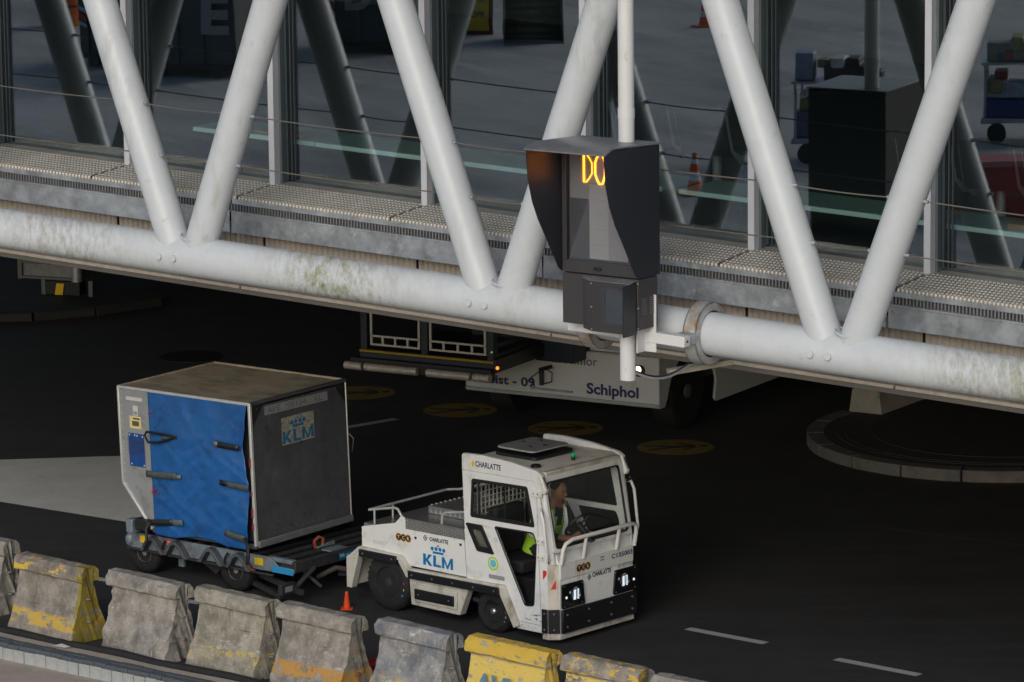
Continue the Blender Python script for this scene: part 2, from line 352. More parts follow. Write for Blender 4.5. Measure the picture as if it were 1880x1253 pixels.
PAVL = M('paver_light', (.36, .38, .38), .8, 0, .15, 9, [((.10, .11, .12), .55, .7, 9, (3, 3, .6))], bump=.4)
PAVI = M('island_paving', (.045, .043, .042), .9, 0, .3, 8)

# ------------------------------------------------------------------ ground
def sheet(name, pts, mat, z=0.0):
    b = B(); b.poly([(p[0], p[1], z) for p in pts]); o = b.build(name, mat, smooth=False, normals=False)
    if o.data.polygons[0].normal.z < 0: o.data.flip_normals()
    tag(o, kind='structure'); return o
ROW = frame((-5.412, 44.443, 0), -39.2)           # kerb line in front of the barriers
def rw(u, v, z=0.0): return ROW @ Vector((u, v, z))
a, b_ = rw(-150, -.06), rw(150, -.06)
far = [rw(150, 260), rw(-150, 260)]
sheet('road', [a, b_] + far, ASPH, 0.0)
near = [rw(-150, 60.0 * 0 - .06), rw(150, -.06), rw(150, -260), rw(-150, -260)]
sheet('apron', near, CONCG, -0.16)
sheet('construction_pavement', [rw(-14, -2.2), rw(14, -2.2), rw(14, -.085), rw(-14, -.085)], SAND, -0.155)
sheet('dirt_strip', [rw(-14, .09), rw(14, .09), rw(14, .30), rw(-14, .30)], SAND, 0.004)
sheet('ground', [(-600, -500), (600, -500), (600, 700), (-600, 700)], CONCG, -0.6)
# rubber edging between dirt and road
b = B(); pts = [rw(-14 + i * .5, .30 + .015 * math.sin(i * 1.7), .02 + .008 * math.sin(i * 2.3)) for i in range(57)]
b.path(pts, .045, 7); tag(b.build('rubber_edging', RUB), 'long black rubber edging strip running below the concrete barriers', 'edging')
# paver kerb: one object per brick
kw = tag(empty('paver_kerb', ROW), 'low kerb of dark and light pavers below the row of barriers', 'kerb')
def brick_mesh(lx, ly, lz, mat, nm):
    bb = B(); bb.box((0, -ly, 0), (lx, 0, lz)); o = bb.build(nm, mat, kw, bevel=.006); return o
u = -5.4; first = {}
for i in range(90):
    for kind, mat, y, z0, sz in (('d', PAVD, .085, -.02, (.150, .085, .045)), ('e', PAVD, -.002, -.02, (.150, .085, .042)), ('l', PAVL, -.03, -.19, (.152, .06, .165))):
        if kind not in first:
            first[kind] = o = brick_mesh(*sz, mat, 'brick')
        else:
            o = first[kind].copy(); COL.objects.link(o); o.parent = kw
        o.matrix_local = Matrix.Translation((u + (.07 if kind == 'e' else 0) + random.uniform(-.004, .004), y, z0 + random.uniform(-.005, .004))) @ Matrix.Rotation(R(random.uniform(-1.5, 1.5)), 4, 'Z')
    u += .158

def stripe(p0, p1, wd, mat=LINEW, name='road_marking', z=.004):
    p0, p1 = Vector(p0[:2]), Vector(p1[:2]); d = (p1 - p0).normalized(); n = Vector((-d.y, d.x)) * wd / 2
    sheet(name, [p0 - n, p1 - n, p1 + n, p0 + n], mat, z)
stripe((1.815, 44.64), (2.60, 43.98), .12); stripe((3.28, 43.30), (4.07, 42.62), .12)
stripe((-2.30, 55.36), (-1.53, 56.0), .13)
stripe((-4.75, 47.3), (-4.45, 47.05), .12); stripe((-3.85, 46.36), (-3.42, 46.0), .12)
stripe(ground(1590, 966), ground(1880, 1003), .03, M('faint_line', (.09, .088, .085), .85, 0, .3, 12))
sheet('painted_area', [ground(x, y) for x, y in ((-300, 872), (0, 845), (215, 838), (420, 832), (470, 880), (440, 985), (270, 965), (0, 922), (-300, 880))], PATCH, .004)
# oil spill and manhole
cm = ground(350, 655); b = B(); b.lathe([(.45, 0), (.45, .004), (.38, .006), (0.01, .006)], 20); tag(b.build('manhole_cover', BLACKM, loc=(cm.x, cm.y, 0.002)), kind='structure')
# yellow discs with a walking figure
for k in range(4):
    c = Vector((-2.07, 57.8)).lerp(Vector((2.05, 53.97)), k / 3); b = B()
    b.poly([(c.x + .49 * math.cos(t * math.pi / 20), c.y + .49 * math.sin(t * math.pi / 20), .005) for t in range(40)])
    tag(b.build('floor_marking', YMARK, smooth=False), kind='structure')
    b = B(); b.mi = 0
    def loc(x, y): return Matrix.Translation((c.x, c.y, .009)) @ Matrix.Rotation(R(-83), 4, 'Z') @ Vector((x, y, 0))
    def fig(pts): b.poly([loc(x, y) for x, y in pts])
    fig([(.06 * math.cos(t * math.pi / 6), .36 + .06 * math.sin(t * math.pi / 6)) for t in range(12)])
    fig([(-.07, .26), (.07, .26), (.06, -.02), (-.06, -.02)]); fig([(-.06, -.02), (.02, -.02), (-.10, -.38), (-.17, -.38)]); fig([(-.02, -.02), (.06, -.02), (.18, -.38), (.11, -.38)])
    fig([(.07, .26), (.05, .2), (.18, .04), (.22, .08)]); fig([(-.07, .26), (-.05, .2), (-.2, .06), (-.23, .1)])
    tag(b.build('floor_pictogram', ASPH, smooth=False), kind='structure')

# ------------------------------------------------------------------ traffic island
isl = tag(empty('traffic_island', Matrix.Translation((6.1, 54.0, 0))), kind='structure')
outl = [(2.35 * math.cos(R(t)), 2.35 * math.sin(R(t))) for t in range(150, 331, 10)]
outl = [(6, 8.0), (-.9, 3.6)] + outl + [(7, -.4)]
b = B(); b.poly([(x * .93, y * .93, .145) for x, y in outl]); b.build('paved_top', PAVI, isl, smooth=False)
def ringpt(r, t): return Vector((r * math.cos(R(t)), r * math.sin(R(t)), 0))
for t in range(140, 332, 19):          # kerb stones
    b = B(); n = 5
    top_o = [ringpt(2.38, t + i * 18.4 / n) for i in range(n + 1)]; top_i = [ringpt(2.16, t + i * 18.4 / n) for i in range(n + 1)]
    b.prism([p + Vector((0, 0, 0)) for p in top_o] + [p for p in top_i[::-1]], (0, 0, .15)); b.build('kerb_stone', KERB, isl, bevel=.012)
b = B()
for rr in (2.0, 1.9, 1.55):
    b.prism([ringpt(rr, t) + Vector((0, 0, .146)) for t in range(150, 330, 6)] + [ringpt(rr - .012, t) + Vector((0, 0, .146)) for t in range(324, 149, -6)], (0, 0, .004))
b.build('paving_joints', M('joint_dim', (.07, .068, .065), .9), isl, smooth=False)
# concrete blocks standing on it
CONCB = M('old_concrete', (.36, .34, .31), .85, 0, .15, 5, [((.12, .11, .10), .55, .75, 7, (1, 1, 1))], bump=.3)
def big_block(o, yaw, label):
    t = tag(empty('concrete_block', frame(o, yaw)), label, 'concrete barrier', 'old concrete barrier blocks on the traffic island')
    prof = [(-.24, 0), (.24, 0), (.20, .30), (.15, .33), (.12, .62), (-.12, .62), (-.15, .33), (-.20, .30)]
    b = B(); b.prism([(x, 0, z) for x, z in prof], (0, 1.15, 0)); b.build('block', CONCB, t, bevel=.012)
    for z in (.34, .52):
        b = B(); b.lathe([(.05, -.01), (.05, .01), (.02, .01)], 10); b.build('lifting_ring', BLACKM, t, loc=(0, -.03, z))
big_block((4.56, 55.28, .15), -33, 'pale stepped concrete block standing at the near end on the dark island')
big_block((5.21, 56.26, .15), -33, 'darker concrete block behind the pale one, mostly under the bridge edge')

# ------------------------------------------------------------------ pier bridge with its glazed front
PO = Vector((-.123, 40.4, 4.311)); PD = Vector((.829, -.559, -.038)); PN = Vector((-.559, -.829, 0)).normalized()
PM = Matrix.Identity(4)
for i in range(3): PM[i][0] = PD[i]; PM[i][1] = -PN[i]; PM[i][2] = (0, 0, 1)[i]; PM[i][3] = PO[i]
# local: x along (slopes gently), y = into the building, z = up
pier = tag(empty('pier_bridge'), 'long glazed pier bridge on grey steel tubes with braces over the road', 'building')
pier.location = PO
def P(s, n, h): return PM.to_3x3() @ Vector((s, -n, h))      # relative to the pier's origin
S0, S1 = -30.0, 20.0
GN = -1.68
def pbox(b, s0, s1, n0, n1, h0, h1):
    v = [b.bm.verts.new(P(*q)) for q in ((s0, n0, h0), (s1, n0, h0), (s1, n1, h0), (s0, n1, h0), (s0, n0, h1), (s1, n0, h1), (s1, n1, h1), (s0, n1, h1))]
    for f in ((3, 2, 1, 0), (4, 5, 6, 7), (0, 1, 5, 4), (1, 2, 6, 5), (2, 3, 7, 6), (3, 0, 4, 7)): b.face([v[i] for i in f])
b = B(); b.cyl(P(S0, 0, -.05), P(S1, 0, -.05), .2, seg=40); tube = b.build('bottom_tube', TUBE, pier)
nodes = [k * 3.70 for k in range(-6, 5)]
for k, s in enumerate(nodes):
    for sg in (-1, 1):
        b = B(); b.cyl(P(s + sg * .13, 0, -.02), P(s + sg * 1.85, 0, 4.62), .165, seg=28); b.build('brace', STEEL, pier)
    if -8 < s < 8:
        for ds in (-.20, -.02):
            b = B(); b.cyl(P(s + ds, .17, -.055), P(s + ds, .225, -.055), .034, seg=14); b.build('pin_cap', STEEL, tube, bevel=.005)
        b = B(); b.path([P(s + .17 * math.cos(t) + .13 * sg, .17 * math.sin(t), .14 + .03 * abs(math.cos(t)) ) for t in [j * math.pi / 8 for j in range(-8, 9)]], .01, 5); b.build('weld_seam', STEEL, tube)
b = B(); b.cyl(P(S0, 0, 4.72), P(S1, 0, 4.72), .2, seg=24); b.build('top_tube', STEEL, pier)
# wire ropes with their clips
for h in (1.42, .92):
    for k in range(len(nodes) - 1):
        s = nodes[k]; x = .13 + 1.72 * (h + .02) / 4.64
        for s0, s1 in ((s + x + .12, nodes[k + 1] - x - .12), (s - x + .12, s + x - .12)):
            sag = .014; b = B(); b.path([P(s0 + (s1 - s0) * t / 6, .02, h - sag * math.sin(math.pi * t / 6)) for t in range(7)], .007, 6); b.build('wire_rope', WIRE, pier)
            if -8 < s < 8:
                b = B(); b.cyl(P(s0 - .02, .02, h), P(s0 + .10, .02, h - .002), .017, seg=8); b.build('rope_clip', GALV, pier)
                b = B(); b.cyl(P(s1 + .02, .02, h), P(s1 - .07, .02, h - .002), .017, seg=8); b.build('rope_clip', GALV, pier)
# mullions, glass, frames
MS = [0.0 + 1.88 * k for k in range(-14, 11)]
for i, s in enumerate(MS):
    b = B(); pbox(b, s - .035, s + .035, GN, GN + .20, .40, 4.5); b.build('mullion', MULL, pier, bevel=.004)
    b = B(); pbox(b, s + .037, s + .062, GN + .01, GN + .11, .46, 4.5); b.build('mullion_gasket', MULLD, pier)
    b = B()
    for a0, a1, n1 in ((.075, .10, .05), (.125, .14, .035), (.165, .175, .03), (-.10, -.075, .05)): pbox(b, s + a0, s + a1, GN + .004, GN + n1, .50, 4.5)
    b.build('window_frame', FRAMED, pier)
    if i < len(MS) - 1:
        b = B(); pbox(b, s + .037, MS[i + 1] - .037, GN - .012, GN, .47, 4.5); b.build('glass_pane', GLASS, pier, smooth=False)
        vis = -9 < s < 8
        # tread plate walkway, dimples as relief
        b = B(); g = .008
        v = [P(*q) for q in ((s + g, GN, .475), (MS[i + 1] - g, GN, .475), (MS[i + 1] - g, -.90, .415), (s + g, -.90, .415), (MS[i + 1] - g, -.90, .385), (s + g, -.90, .385))]
        b.poly(v[:4]); b.poly([v[3], v[2], v[4], v[5]]); wk = b.build('walkway_plate', WALK, pier, smooth=False)
        if vis:
            b = B(); n = 44
            for r in range(8):
                t = .26 + .72 * r / 7; hh = .475 + (.415 - .475) * t; nn = GN + (GN * -1 - .90) * t
                for c in range(n):
                    sc = s + g + (c + .5 + .5 * (r % 2)) * (1.88 - 2 * g) / (n + .5); rr = .013
                    ctr = P(sc, nn, hh); base = [b.bm.verts.new(P(sc + rr * 1.15 * math.cos(q * math.pi / 3), nn + rr * 1.7 * math.sin(q * math.pi / 3), hh + .001)) for q in range(6)]
                    top = [b.bm.verts.new(P(sc + rr * .6 * math.cos(q * math.pi / 3), nn + rr * .8 * math.sin(q * math.pi / 3), hh + .012)) for q in range(6)]
                    for q in range(6): b.face([base[q], base[(q + 1) % 6], top[(q + 1) % 6], top[q]])
                    b.face(top)
            for c in range(n):
                sc = s + g + (c + .5) * (1.88 - 2 * g) / n; ctr = P(sc, -.895, .398)
                b.sphere(ctr, .015, .015, .02, 6, 4)
            b.build('tread_dimples', BUMP, wk, normals=False, kind='stuff')
        # recessed slatted strip
        b = B(); pbox(b, s, MS[i + 1], -.97, -.96, .26, .34); b.build('strip_back', DARK, pier, smooth=False)
        b = B()
        if vis:
            for c in range(52): pbox(b, s + c * 1.88 / 52, s + (c + .42) * 1.88 / 52, -.955, -.885, .27, .335)
            b.build('strip_slats', GALVD, pier, smooth=False, kind='stuff')
        # corrugated cladding
        b = B(); pr = []
        nc = 28; w0 = (1.88 - .03) / nc; s_ = s + .22
        for c in range(nc):
            q = s_ + c * w0; pr += [(q, -1.06), (q + w0 * .55, -1.06), (q + w0 * .70, -1.075), (q + w0 * .85, -1.075)]
        pr.append((s_ + nc * w0, -1.06))
        for (sa, na), (sb, nb) in zip(pr, pr[1:]):
            b.poly([P(sa, na, -.50), P(sb, nb, -.50), P(sb, nb, .12), P(sa, na, .12)])
        b.build('cladding_panel', CLAD, pier, smooth=False)
# beam strips above and below the slats, in long lengths
for k in range(-4, 4):
    s0 = 0.06 - 1.88 * 2 + k * 7.52 * .5 - .12; s1 = s0 + 3.76 - .022
    j = random.uniform(-.006, .006)
    b = B(); pbox(b, s0, s1, -.96, -.885 + j, .335, .385); b.build('edge_strip', GALV, pier, bevel=.003)
    b = B(); pbox(b, s0, s1, -.955, -.865 + j, .245, .268); pbox(b, s0, s1, -.875, -.865 + j, .045, .2445); b.build('beam_panel', GALV, pier, bevel=.003)
    b = B(); pbox(b, s0, s1, -1.10, -1.0, -.548 , -.515); b.build('trim_rail', TRIM, pier, bevel=.003)
b = B(); pbox(b, S0, S1, -1.10, -1.02, -.60, -.5485); b.build('soffit_edge', SOFF, pier, bevel=.004)
# body of the pier: floor slab, inner floor, ceiling, back wall
DEPTH = -26.0
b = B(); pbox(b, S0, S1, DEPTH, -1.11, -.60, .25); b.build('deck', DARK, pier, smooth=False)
b = B(); pbox(b, S0, S1, -13.9, -1.62, .252, .46); b.build('inner_floor', CARPET, pier, smooth=False)
b = B(); pbox(b, S0, S1, DEPTH, .9, 4.95, 5.4); b.build('roof', SOFF, pier, smooth=False)  # front overhang is added out of view, to shade the backs of the braces
b = B(); pbox(b, S0, S1, DEPTH, -1.50, 4.52, 4.94); b.build('ceiling', SOFF, pier, smooth=False)
b = B(); pbox(b, S0, S1, -14.2, -13.9, .25, 4.52); b.build('inner_wall', WALLI, pier, smooth=False)
# unseen wall added behind the deck to keep the undercroft dark
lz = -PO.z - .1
b = B(); pbox(b, S0, S1, DEPTH - .4, DEPTH, lz - 1, 5.2); b.build('unseen_rear_wall', DARK, pier, smooth=False)

# ------------------------------------------------------------------ things behind the glass
def inside(s, n, h=.46, yaw=0):
    p = P(s, n, h) + PO; return Matrix.Translation(p) @ Matrix.Rotation(math.atan2(PD.y, PD.x) + R(yaw), 4, 'Z')
IBASE = Matrix.Rotation(math.atan2(PD.y, PD.x), 4, 'Z')
def bench(s0, s1, label):
    t = tag(empty('window_bench', Matrix.Translation(PO)), label, 'bench', 'mint edged benches behind the pier glass')
    b = B(); pbox(b, s0, s1, GN - 1.05, GN - .36, .80, .845); b.build('bench_top', MINTTOP, t, bevel=.004)
    b = B(); pbox(b, s0, s1, GN - .358, GN - .33, .80, .845); b.build('front_edge', MINT, t, bevel=.003)
    for s in [s0 + .62 + 1.9 * i for i in range(int((s1 - s0) / 1.9) + 1)]:
        b = B(); pbox(b, s, s + .05, GN - .9, GN - .42, .46, .799); b.build('leg', BLACK, t)
bench(-5.18, -3.62, 'short mint edged bench behind the glass beside the left tube junction')
bench(-3.60, .55, 'long mint edged bench behind the glass left of the docking sign')
bench(.75, 7.5, 'long mint edged bench behind the glass right of the docking sign')
def slab(nm, s0, s1, n0, n1, h0, h1, mat, label, cat, group=None):
    b = B(); pbox(b, s0, s1, n0, n1, h0, h1); o = b.build(nm, mat, bevel=.006); o.location = PO; tag(o, label, cat, group); return o
slab('wooden_board', -4.45, -3.85, GN - .70, GN - .42, .85, .875, WOOD, 'orange brown wooden board lying on the short mint bench', 'board')
slab('wooden_board', 4.25, 5.1, GN - .9, GN - .45, .85, .90, WOOD, 'orange brown wooden board on the bench end at the right photo edge', 'board')
# row of lounge seats
def seat(mat4, label):
    t = tag(empty('lounge_seat', mat4), label, 'seat', 'lounge seats inside the pier')
    b = B(); b.prism([(-.28, 0, .40), (-.28, .5, .36), (-.28, .56, .40), (-.28, .70, .88), (-.28, .65, .90), (-.28, .50, .44), (-.28, 0, .45)], (.56, 0, 0)); b.build('seat_shell', BLACK, t, bevel=.02)
    for x in (-.30, .30):
        b = B(); b.path([(x, .62, .80), (x, .50, .42), (x, .30, .30), (x, -.12, .40)], [.012, .018, .045, .012], 8); b.build('side_frame', CHAIR, t)
    b = B(); b.cyl((0, .3, 0), (0, .3, .36), .05, seg=10); b.cyl((0, .3, 0), (0, .3, .02), .16, .14, seg=16); b.build('pedestal', CHAIR, t)
for i, (s, lab) in enumerate(((-1.6, 'leftmost'), (-.9, 'second'), (-.2, 'third'), (2.35, 'fourth'), (3.05, 'fifth'), (3.75, 'sixth'), (4.45, 'rightmost'))):
    seat(inside(s, -4.6, .46, 180), f'{lab} black lounge seat with silver side frames seen faintly through the pier glass')

# ------------------------------------------------------------------ post, clamps and docking sign
SGM = frame((1.141, 38.65, 4.285), -36) @ Matrix.Scale(.981, 4)
post = tag(empty('sign_post', Matrix.Translation(PO)), 'white round post clamped to the big tube carrying the docking sign', 'post')
pc = SGM @ Vector((-.236, .17, 0)) - PO
b = B(); b.cyl(pc + Vector((0, 0, -.50)), pc + Vector((0, 0, 5)), .073, seg=28); b.build('pole', WHITEP, post, bevel=.004)
b = B(); b.cyl(pc + Vector((0, 0, 1.90)), pc + Vector((0, 0, 1.99)), .078, seg=28); b.build('weld_collar', WHITEP, post)
for s, lab in ((1.12, 0), (2.28, 1)):
    b = B(); n = 40; q0, q1 = .215, .292
    for w0, w1, ra, rb in ((s - .07, s - .055, q0, q1), (s + .055, s + .07, q0, q1), (s - .07, s + .07, q1 - .012, q1)):
        for i in range(n):
            t0, t1 = 2 * math.pi * i / n, 2 * math.pi * (i + 1) / n
            pts = [P(w0, r * math.cos(t), -.05 + r * math.sin(t)) for r, t in ((ra, t0), (rb, t0), (rb, t1), (ra, t1))]
            pt2 = [P(w1, r * math.cos(t), -.05 + r * math.sin(t)) for r, t in ((ra, t0), (rb, t0), (rb, t1), (ra, t1))]
            b.poly(pts); b.poly(pt2[::-1]); b.poly([pts[1], pts[2], pt2[2], pt2[1]]); b.poly([pts[0], pts[3], pt2[3], pt2[0]])
    b.build('pipe_clamp', [M('clamp_steel', (.52, .54, .54), .35, .4, .1, 9, [((.35, .22, .1), .5, .7, 4, (1, 1, 1))])], post)
    b = B(); pbox(b, s - .07, s + .07, .20, .40, -.10, -.0); b.build('clamp_lug', GALV, post, bevel=.004)
b = B(); pbox(b, 1.10, 2.36, .40, .50, -.10, .0); b.build('cross_beam', WHITEP, post, bevel=.006)
b = B(); b.cyl(P(2.362, .45, -.05), P(2.366, .45, -.05), .012, seg=10); b.build('beam_hole', BLACK, post)
b = B(); b.box((-.115, .13, -.24), (-.10, .27, .3), Matrix.Translation(-PO) @ SGM); b.box((-.115, .255, -.24), (.02, .27, .3), Matrix.Translation(-PO) @ SGM); b.build('mounting_channel', WHITEP, post, bevel=.003)
for k, (dy, c) in enumerate(((0, GALV), (.02, BLACK), (-.02, LABELG))):
    b = B(); a = pc + Vector((.05, -.01, -.42)); e = P(2.25, -.02 + dy, -.33)
    b.path([a.lerp(e, t / 10) + Vector((0, 0, -.09 * math.sin(math.pi * min(1, t / 10 * 1.25)) * (1 if t < 8 else 0) + dy * .5)) for t in range(11)], .010, 7); b.build('cable', c, post)
b = B(); b.beam(P(1.95, .12, -.44), P(2.35, -.35, -.36), .10, .05); b.build('cable_tray', M('tray_galvanised', (.40, .36, .30), .5, .3, .25, 5), post, bevel=.003)

sign = tag(empty('docking_sign', SGM), 'charcoal docking guidance sign with curved hood and amber letters on the white post', 'sign')
b = B(); b.box((-.85, 0, 0), (-.002, .32, .475)); cab = b.build('lower_cabinet', [SIGNB], sign, bevel=.004)
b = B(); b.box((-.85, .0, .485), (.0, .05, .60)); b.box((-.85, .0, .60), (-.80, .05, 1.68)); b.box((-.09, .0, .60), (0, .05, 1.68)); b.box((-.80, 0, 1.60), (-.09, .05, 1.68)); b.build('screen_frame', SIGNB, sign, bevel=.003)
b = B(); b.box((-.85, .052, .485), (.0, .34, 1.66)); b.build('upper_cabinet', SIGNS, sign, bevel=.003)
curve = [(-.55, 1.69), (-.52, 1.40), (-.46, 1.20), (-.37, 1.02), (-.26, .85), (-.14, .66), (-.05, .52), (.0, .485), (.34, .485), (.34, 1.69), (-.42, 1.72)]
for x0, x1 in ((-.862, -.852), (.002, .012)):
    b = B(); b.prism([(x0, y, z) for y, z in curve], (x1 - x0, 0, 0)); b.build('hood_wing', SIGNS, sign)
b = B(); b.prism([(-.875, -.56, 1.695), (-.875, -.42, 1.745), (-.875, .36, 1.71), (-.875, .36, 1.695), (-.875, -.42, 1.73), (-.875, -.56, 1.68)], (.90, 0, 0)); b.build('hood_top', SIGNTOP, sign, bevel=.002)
b = B(); b.box((-.80, .048, .60), (-.09, .051, 1.60)); b.build('screen_back', M('screen_back', (.10, .10, .11), .3), sign)
# display modules
for r in range(7):
    for c in range(3):
        x0, z0 = -.78 + c * .215, .62 + r * .139
        mat = LEDW if (c == 1 and r < 5) else LEDP
        if c == 0 and r < 4: mat = M('screen_dark', (.13, .135, .15), .25)
        if c == 2 and r < 2: mat = LEDP
        b = B(); b.box((x0, .036, z0), (x0 + .214, .047, z0 + .138)); b.build('display_module', mat, sign, smooth=False)
def dots(name, pts, th=.011):
    b = B(); tot = []
    for p, q in zip(pts, pts[1:]):
        p, q = Vector(p), Vector(q); n = max(1, round((q - p).length / th))
        for i in range(n): tot.append(p.lerp(q, i / n))
    for p in tot: b.cyl((p.x, .034, p.y), (p.x, .026, p.y), .0052, .004, 6)
    b.build(name, AMBER, sign, smooth=False, kind='stuff')
D = [(-.595, 1.27), (-.595, 1.55), (-.575, 1.55), (-.545, 1.51), (-.52, 1.46), (-.52, 1.36), (-.545, 1.31), (-.575, 1.27), (-.595, 1.27)]
O = [(-.42, 1.25), (-.452, 1.30), (-.475, 1.35), (-.475, 1.47), (-.452, 1.52), (-.42, 1.56), (-.385, 1.56), (-.36, 1.52), (-.345, 1.47), (-.345, 1.35), (-.36, 1.30), (-.385, 1.25), (-.42, 1.25)]
D = [(-.615 + (x + .595) * 1.15, 1.335 + (z - 1.27) * .93) for x, z in D]; O = [(-.438 + (x + .41) * .78, 1.325 + (z - 1.25) * .88) for x, z in O]
dots('letter_d', D); dots('letter_d', [(x - .009, z) for x, z in D[:2]]); dots('letter_o', O); dots('letter_o', [(x * 1.0 + (.008 if x > -.438 else -.008), z) for x, z in O])
b = B(); b.box((-.80, .004, .60), (-.09, .008, 1.60)); b.build('screen_glass', glass_mat('screen_glass', (.88, .88, .88), .07, .05, .05), sign, smooth=False)
b = B(); b.box((-.49, -.02, .525), (-.41, 0, .55)); b.build('latch', BLACK, sign, bevel=.004)
# scanner box on the lower cabinet
b = B(); bb = [(-.62, 0), (-.46, -.10), (-.03, -.10), (-.03, 0)]
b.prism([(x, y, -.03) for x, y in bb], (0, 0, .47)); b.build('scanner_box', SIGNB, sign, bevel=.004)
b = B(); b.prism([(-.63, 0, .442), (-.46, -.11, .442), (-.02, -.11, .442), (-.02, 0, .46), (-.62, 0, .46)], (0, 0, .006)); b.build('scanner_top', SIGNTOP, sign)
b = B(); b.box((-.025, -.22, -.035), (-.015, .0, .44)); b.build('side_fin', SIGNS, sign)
plate('window_bezel', rounded([(-.325, .04), (-.10, .04), (-.10, .40), (-.325, .40)], .04), [rounded([(-.30, .065), (-.10, .065), (-.10, .375), (-.30, .375)], .03)], .008, SIGNB, sign, XZ(-.104))
b = B(); b.box((-.30, -.103, .065), (-.10, -.101, .375)); b.build('scanner_window', glass_mat('scanner_glass', (.25, .35, .4), .25), sign, smooth=False)
for x, z in ((-.45, .42), (-.45, .20), (-.45, -.01), (.0, .44), (.0, .21), (.0, .02)):
    b = B(); b.cyl((x, -.112 if x < -.1 else -.01, z), (x, -.10 if x < -.1 else 0, z), .009, seg=8); b.build('screw', BOLT, sign)
b = B()
for c in range(2):
    for r in range(8): b.box((.0, .06 + c * .12, .14 + r * .02), (.004, .14 + c * .12, .148 + r * .02))
b.build('cooling_slots', SIGNTOP, sign, smooth=False, kind='stuff')

# ------------------------------------------------------------------ baggage tractor
TF = frame(ground(902, 1164), -42)
tug = tag(empty('baggage_tractor', TF), 'white baggage tractor with airline crown logo and lit headlights driving on the road', 'tractor')
W = 1.34
def wheel(parent, x, r, wd, yout, dirn, rim, marks=True, mat=RUB):
    m = Matrix.Translation((x, yout, r)) @ Matrix.Rotation(R(90), 4, 'X')
    if dirn < 0: m = Matrix.Translation((x, yout, r)) @ Matrix.Rotation(R(-90), 4, 'X')
    # axis local +Z points outwards (-y for near side)
    hub = empty('wheel', m, parent=parent)
    b = B(); b.lathe([(rim, -.02), (rim + .01, .0), (r * .80, .008), (r * .93, -.01), (r, -.045), (r, -wd + .045), (r * .93, -wd), (rim, -wd)], 40); b.build('tyre', mat, hub)
    b = B()
    for k in range(30):
        t = 2 * math.pi * k / 30; mm = Matrix.Rotation(t, 4, 'Z')
        b.box((r - .012, -.008, -wd + .03), (r + .002, .008, -.03), mm); b.box((r * .90, -.004, -.03), (r * .97, .004, -.008), mm)
    b.build('tread_blocks', mat, hub, smooth=False, kind='stuff')
    b = B(); b.lathe([(rim, -.03), (rim * .93, -.012), (rim * .90, -.05), (rim * .45, -.06), (rim * .42, -.03), (rim * .30, -.02), (.005, -.015)], 28); b.build('rim', M('rim_black', (.045, .045, .05), .5, .2, .3, 9) if parent is tug else M('rim_dirty', (.34, .31, .24), .6, .2, .35, 9), hub)
    b = B()
    for k in range(5):
        t = 2 * math.pi * k / 5; b.cyl((rim * .62 * math.cos(t), rim * .62 * math.sin(t), -.06), (rim * .62 * math.cos(t), rim * .62 * math.sin(t), -.04), .010, seg=6)
    b.build('wheel_nuts', BOLT if parent is tug else BLACKM, hub, kind='stuff')
    return hub
for r, x, wd in ((.315, -1.53, .20), (.235, .0, .17)):
    h1 = wheel(tug, x, r, wd, .03, 1, r * .50); wheel(tug, x, r, wd, W - .03, -1, r * .50)
    for k, c in enumerate((REDP, LABELY, CYAN)):
        b = B(); t = R(8 - 16 * k); rr = r * .80; b.cyl((rr * math.cos(t), rr * math.sin(t), .006), (rr * math.cos(t - .09), rr * math.sin(t - .09), .006), .006, seg=5); b.build('tyre_mark', c, h1)
b = B(); b.lathe([(.035, -.03), (.035, .0), (.02, .012), (.004, .012)], 16, Matrix.Translation((0, .03, .235)) @ Matrix.Rotation(R(90), 4, 'X')); b.build('hub_cap', BOLT, tug)
# rear body shell
side = [(-1.87, .58), (-1.87, .89), (-1.37, 1.0), (-1.28, 1.09), (-1.235, 1.07), (-1.19, .98), (-1.13, .955), (-.34, .965), (-.33, .56), (-1.16, .56), (-1.26, .66), (-1.75, .66)]
plate('side_panel', side, [], .02, TUGW, tug, XZ(.012), .004); plate('side_panel', side, [], .02, TUGW, tug, XZ(W - .012), .004)
b = B(); b.box((-1.87, .024, .60), (-1.845, W - .024, .89)); b.build('tail_panel', TUGW, tug, bevel=.004)
# chassis core (dark)
b = B(); b.box((-1.80, .24, .22), (.75, W - .24, .60)); b.build('chassis', BLACKM, tug, bevel=.01)
# chequer plate deck
b = B(); b.box((-1.86, .026, .885), (-1.38, W - .026, .93)); b.build('rear_deck', CHEQ, tug, bevel=.004)
b = B(); b.box((-1.22, .0, .955), (-.36, .035, 1.075)); b.build('chequer_side', CHEQ, tug, bevel=.004)
b = B(); b.box((-1.30, .036, 1.03), (-.36, W - .03, 1.06)); b.build('deck_plate', CHEQ, tug, bevel=.004)
b = B(); b.box((-1.22, .36, 1.061), (-.36, W - .12, 1.15)); hb = b.build('hatch_box', CHEQ, tug, bevel=.006)
b = B()
for k in range(12):
    x = -1.20 + k * .07; b.poly([(x, .356, 1.075), (x + .06, .356, 1.075), (x + .03, .350, 1.135)])
for k in range(11):
    y = .40 + k * .072; b.poly([(-1.224, y, 1.08), (-1.224, y + .055, 1.08), (-1.23, y + .028, 1.135)]); b.sphere((-1.20, y, 1.152), .018, .018, .012, 6, 4)
b.build('raised_pattern', M('chequer_bright', (.62, .62, .61), .3, .6), hb, kind='stuff', smooth=False)
b = B()
for gx in range(26):
    for gz_ in range(3):
        x = -1.20 + gx * .033; z = .975 + gz_ * .036 + (.018 if gx % 2 else 0)
        if z < 1.06: b.poly([(x, -.0015, z), (x + .010, -.003, z - .012), (x + .02, -.0015, z), (x + .010, -.003, z + .012)])
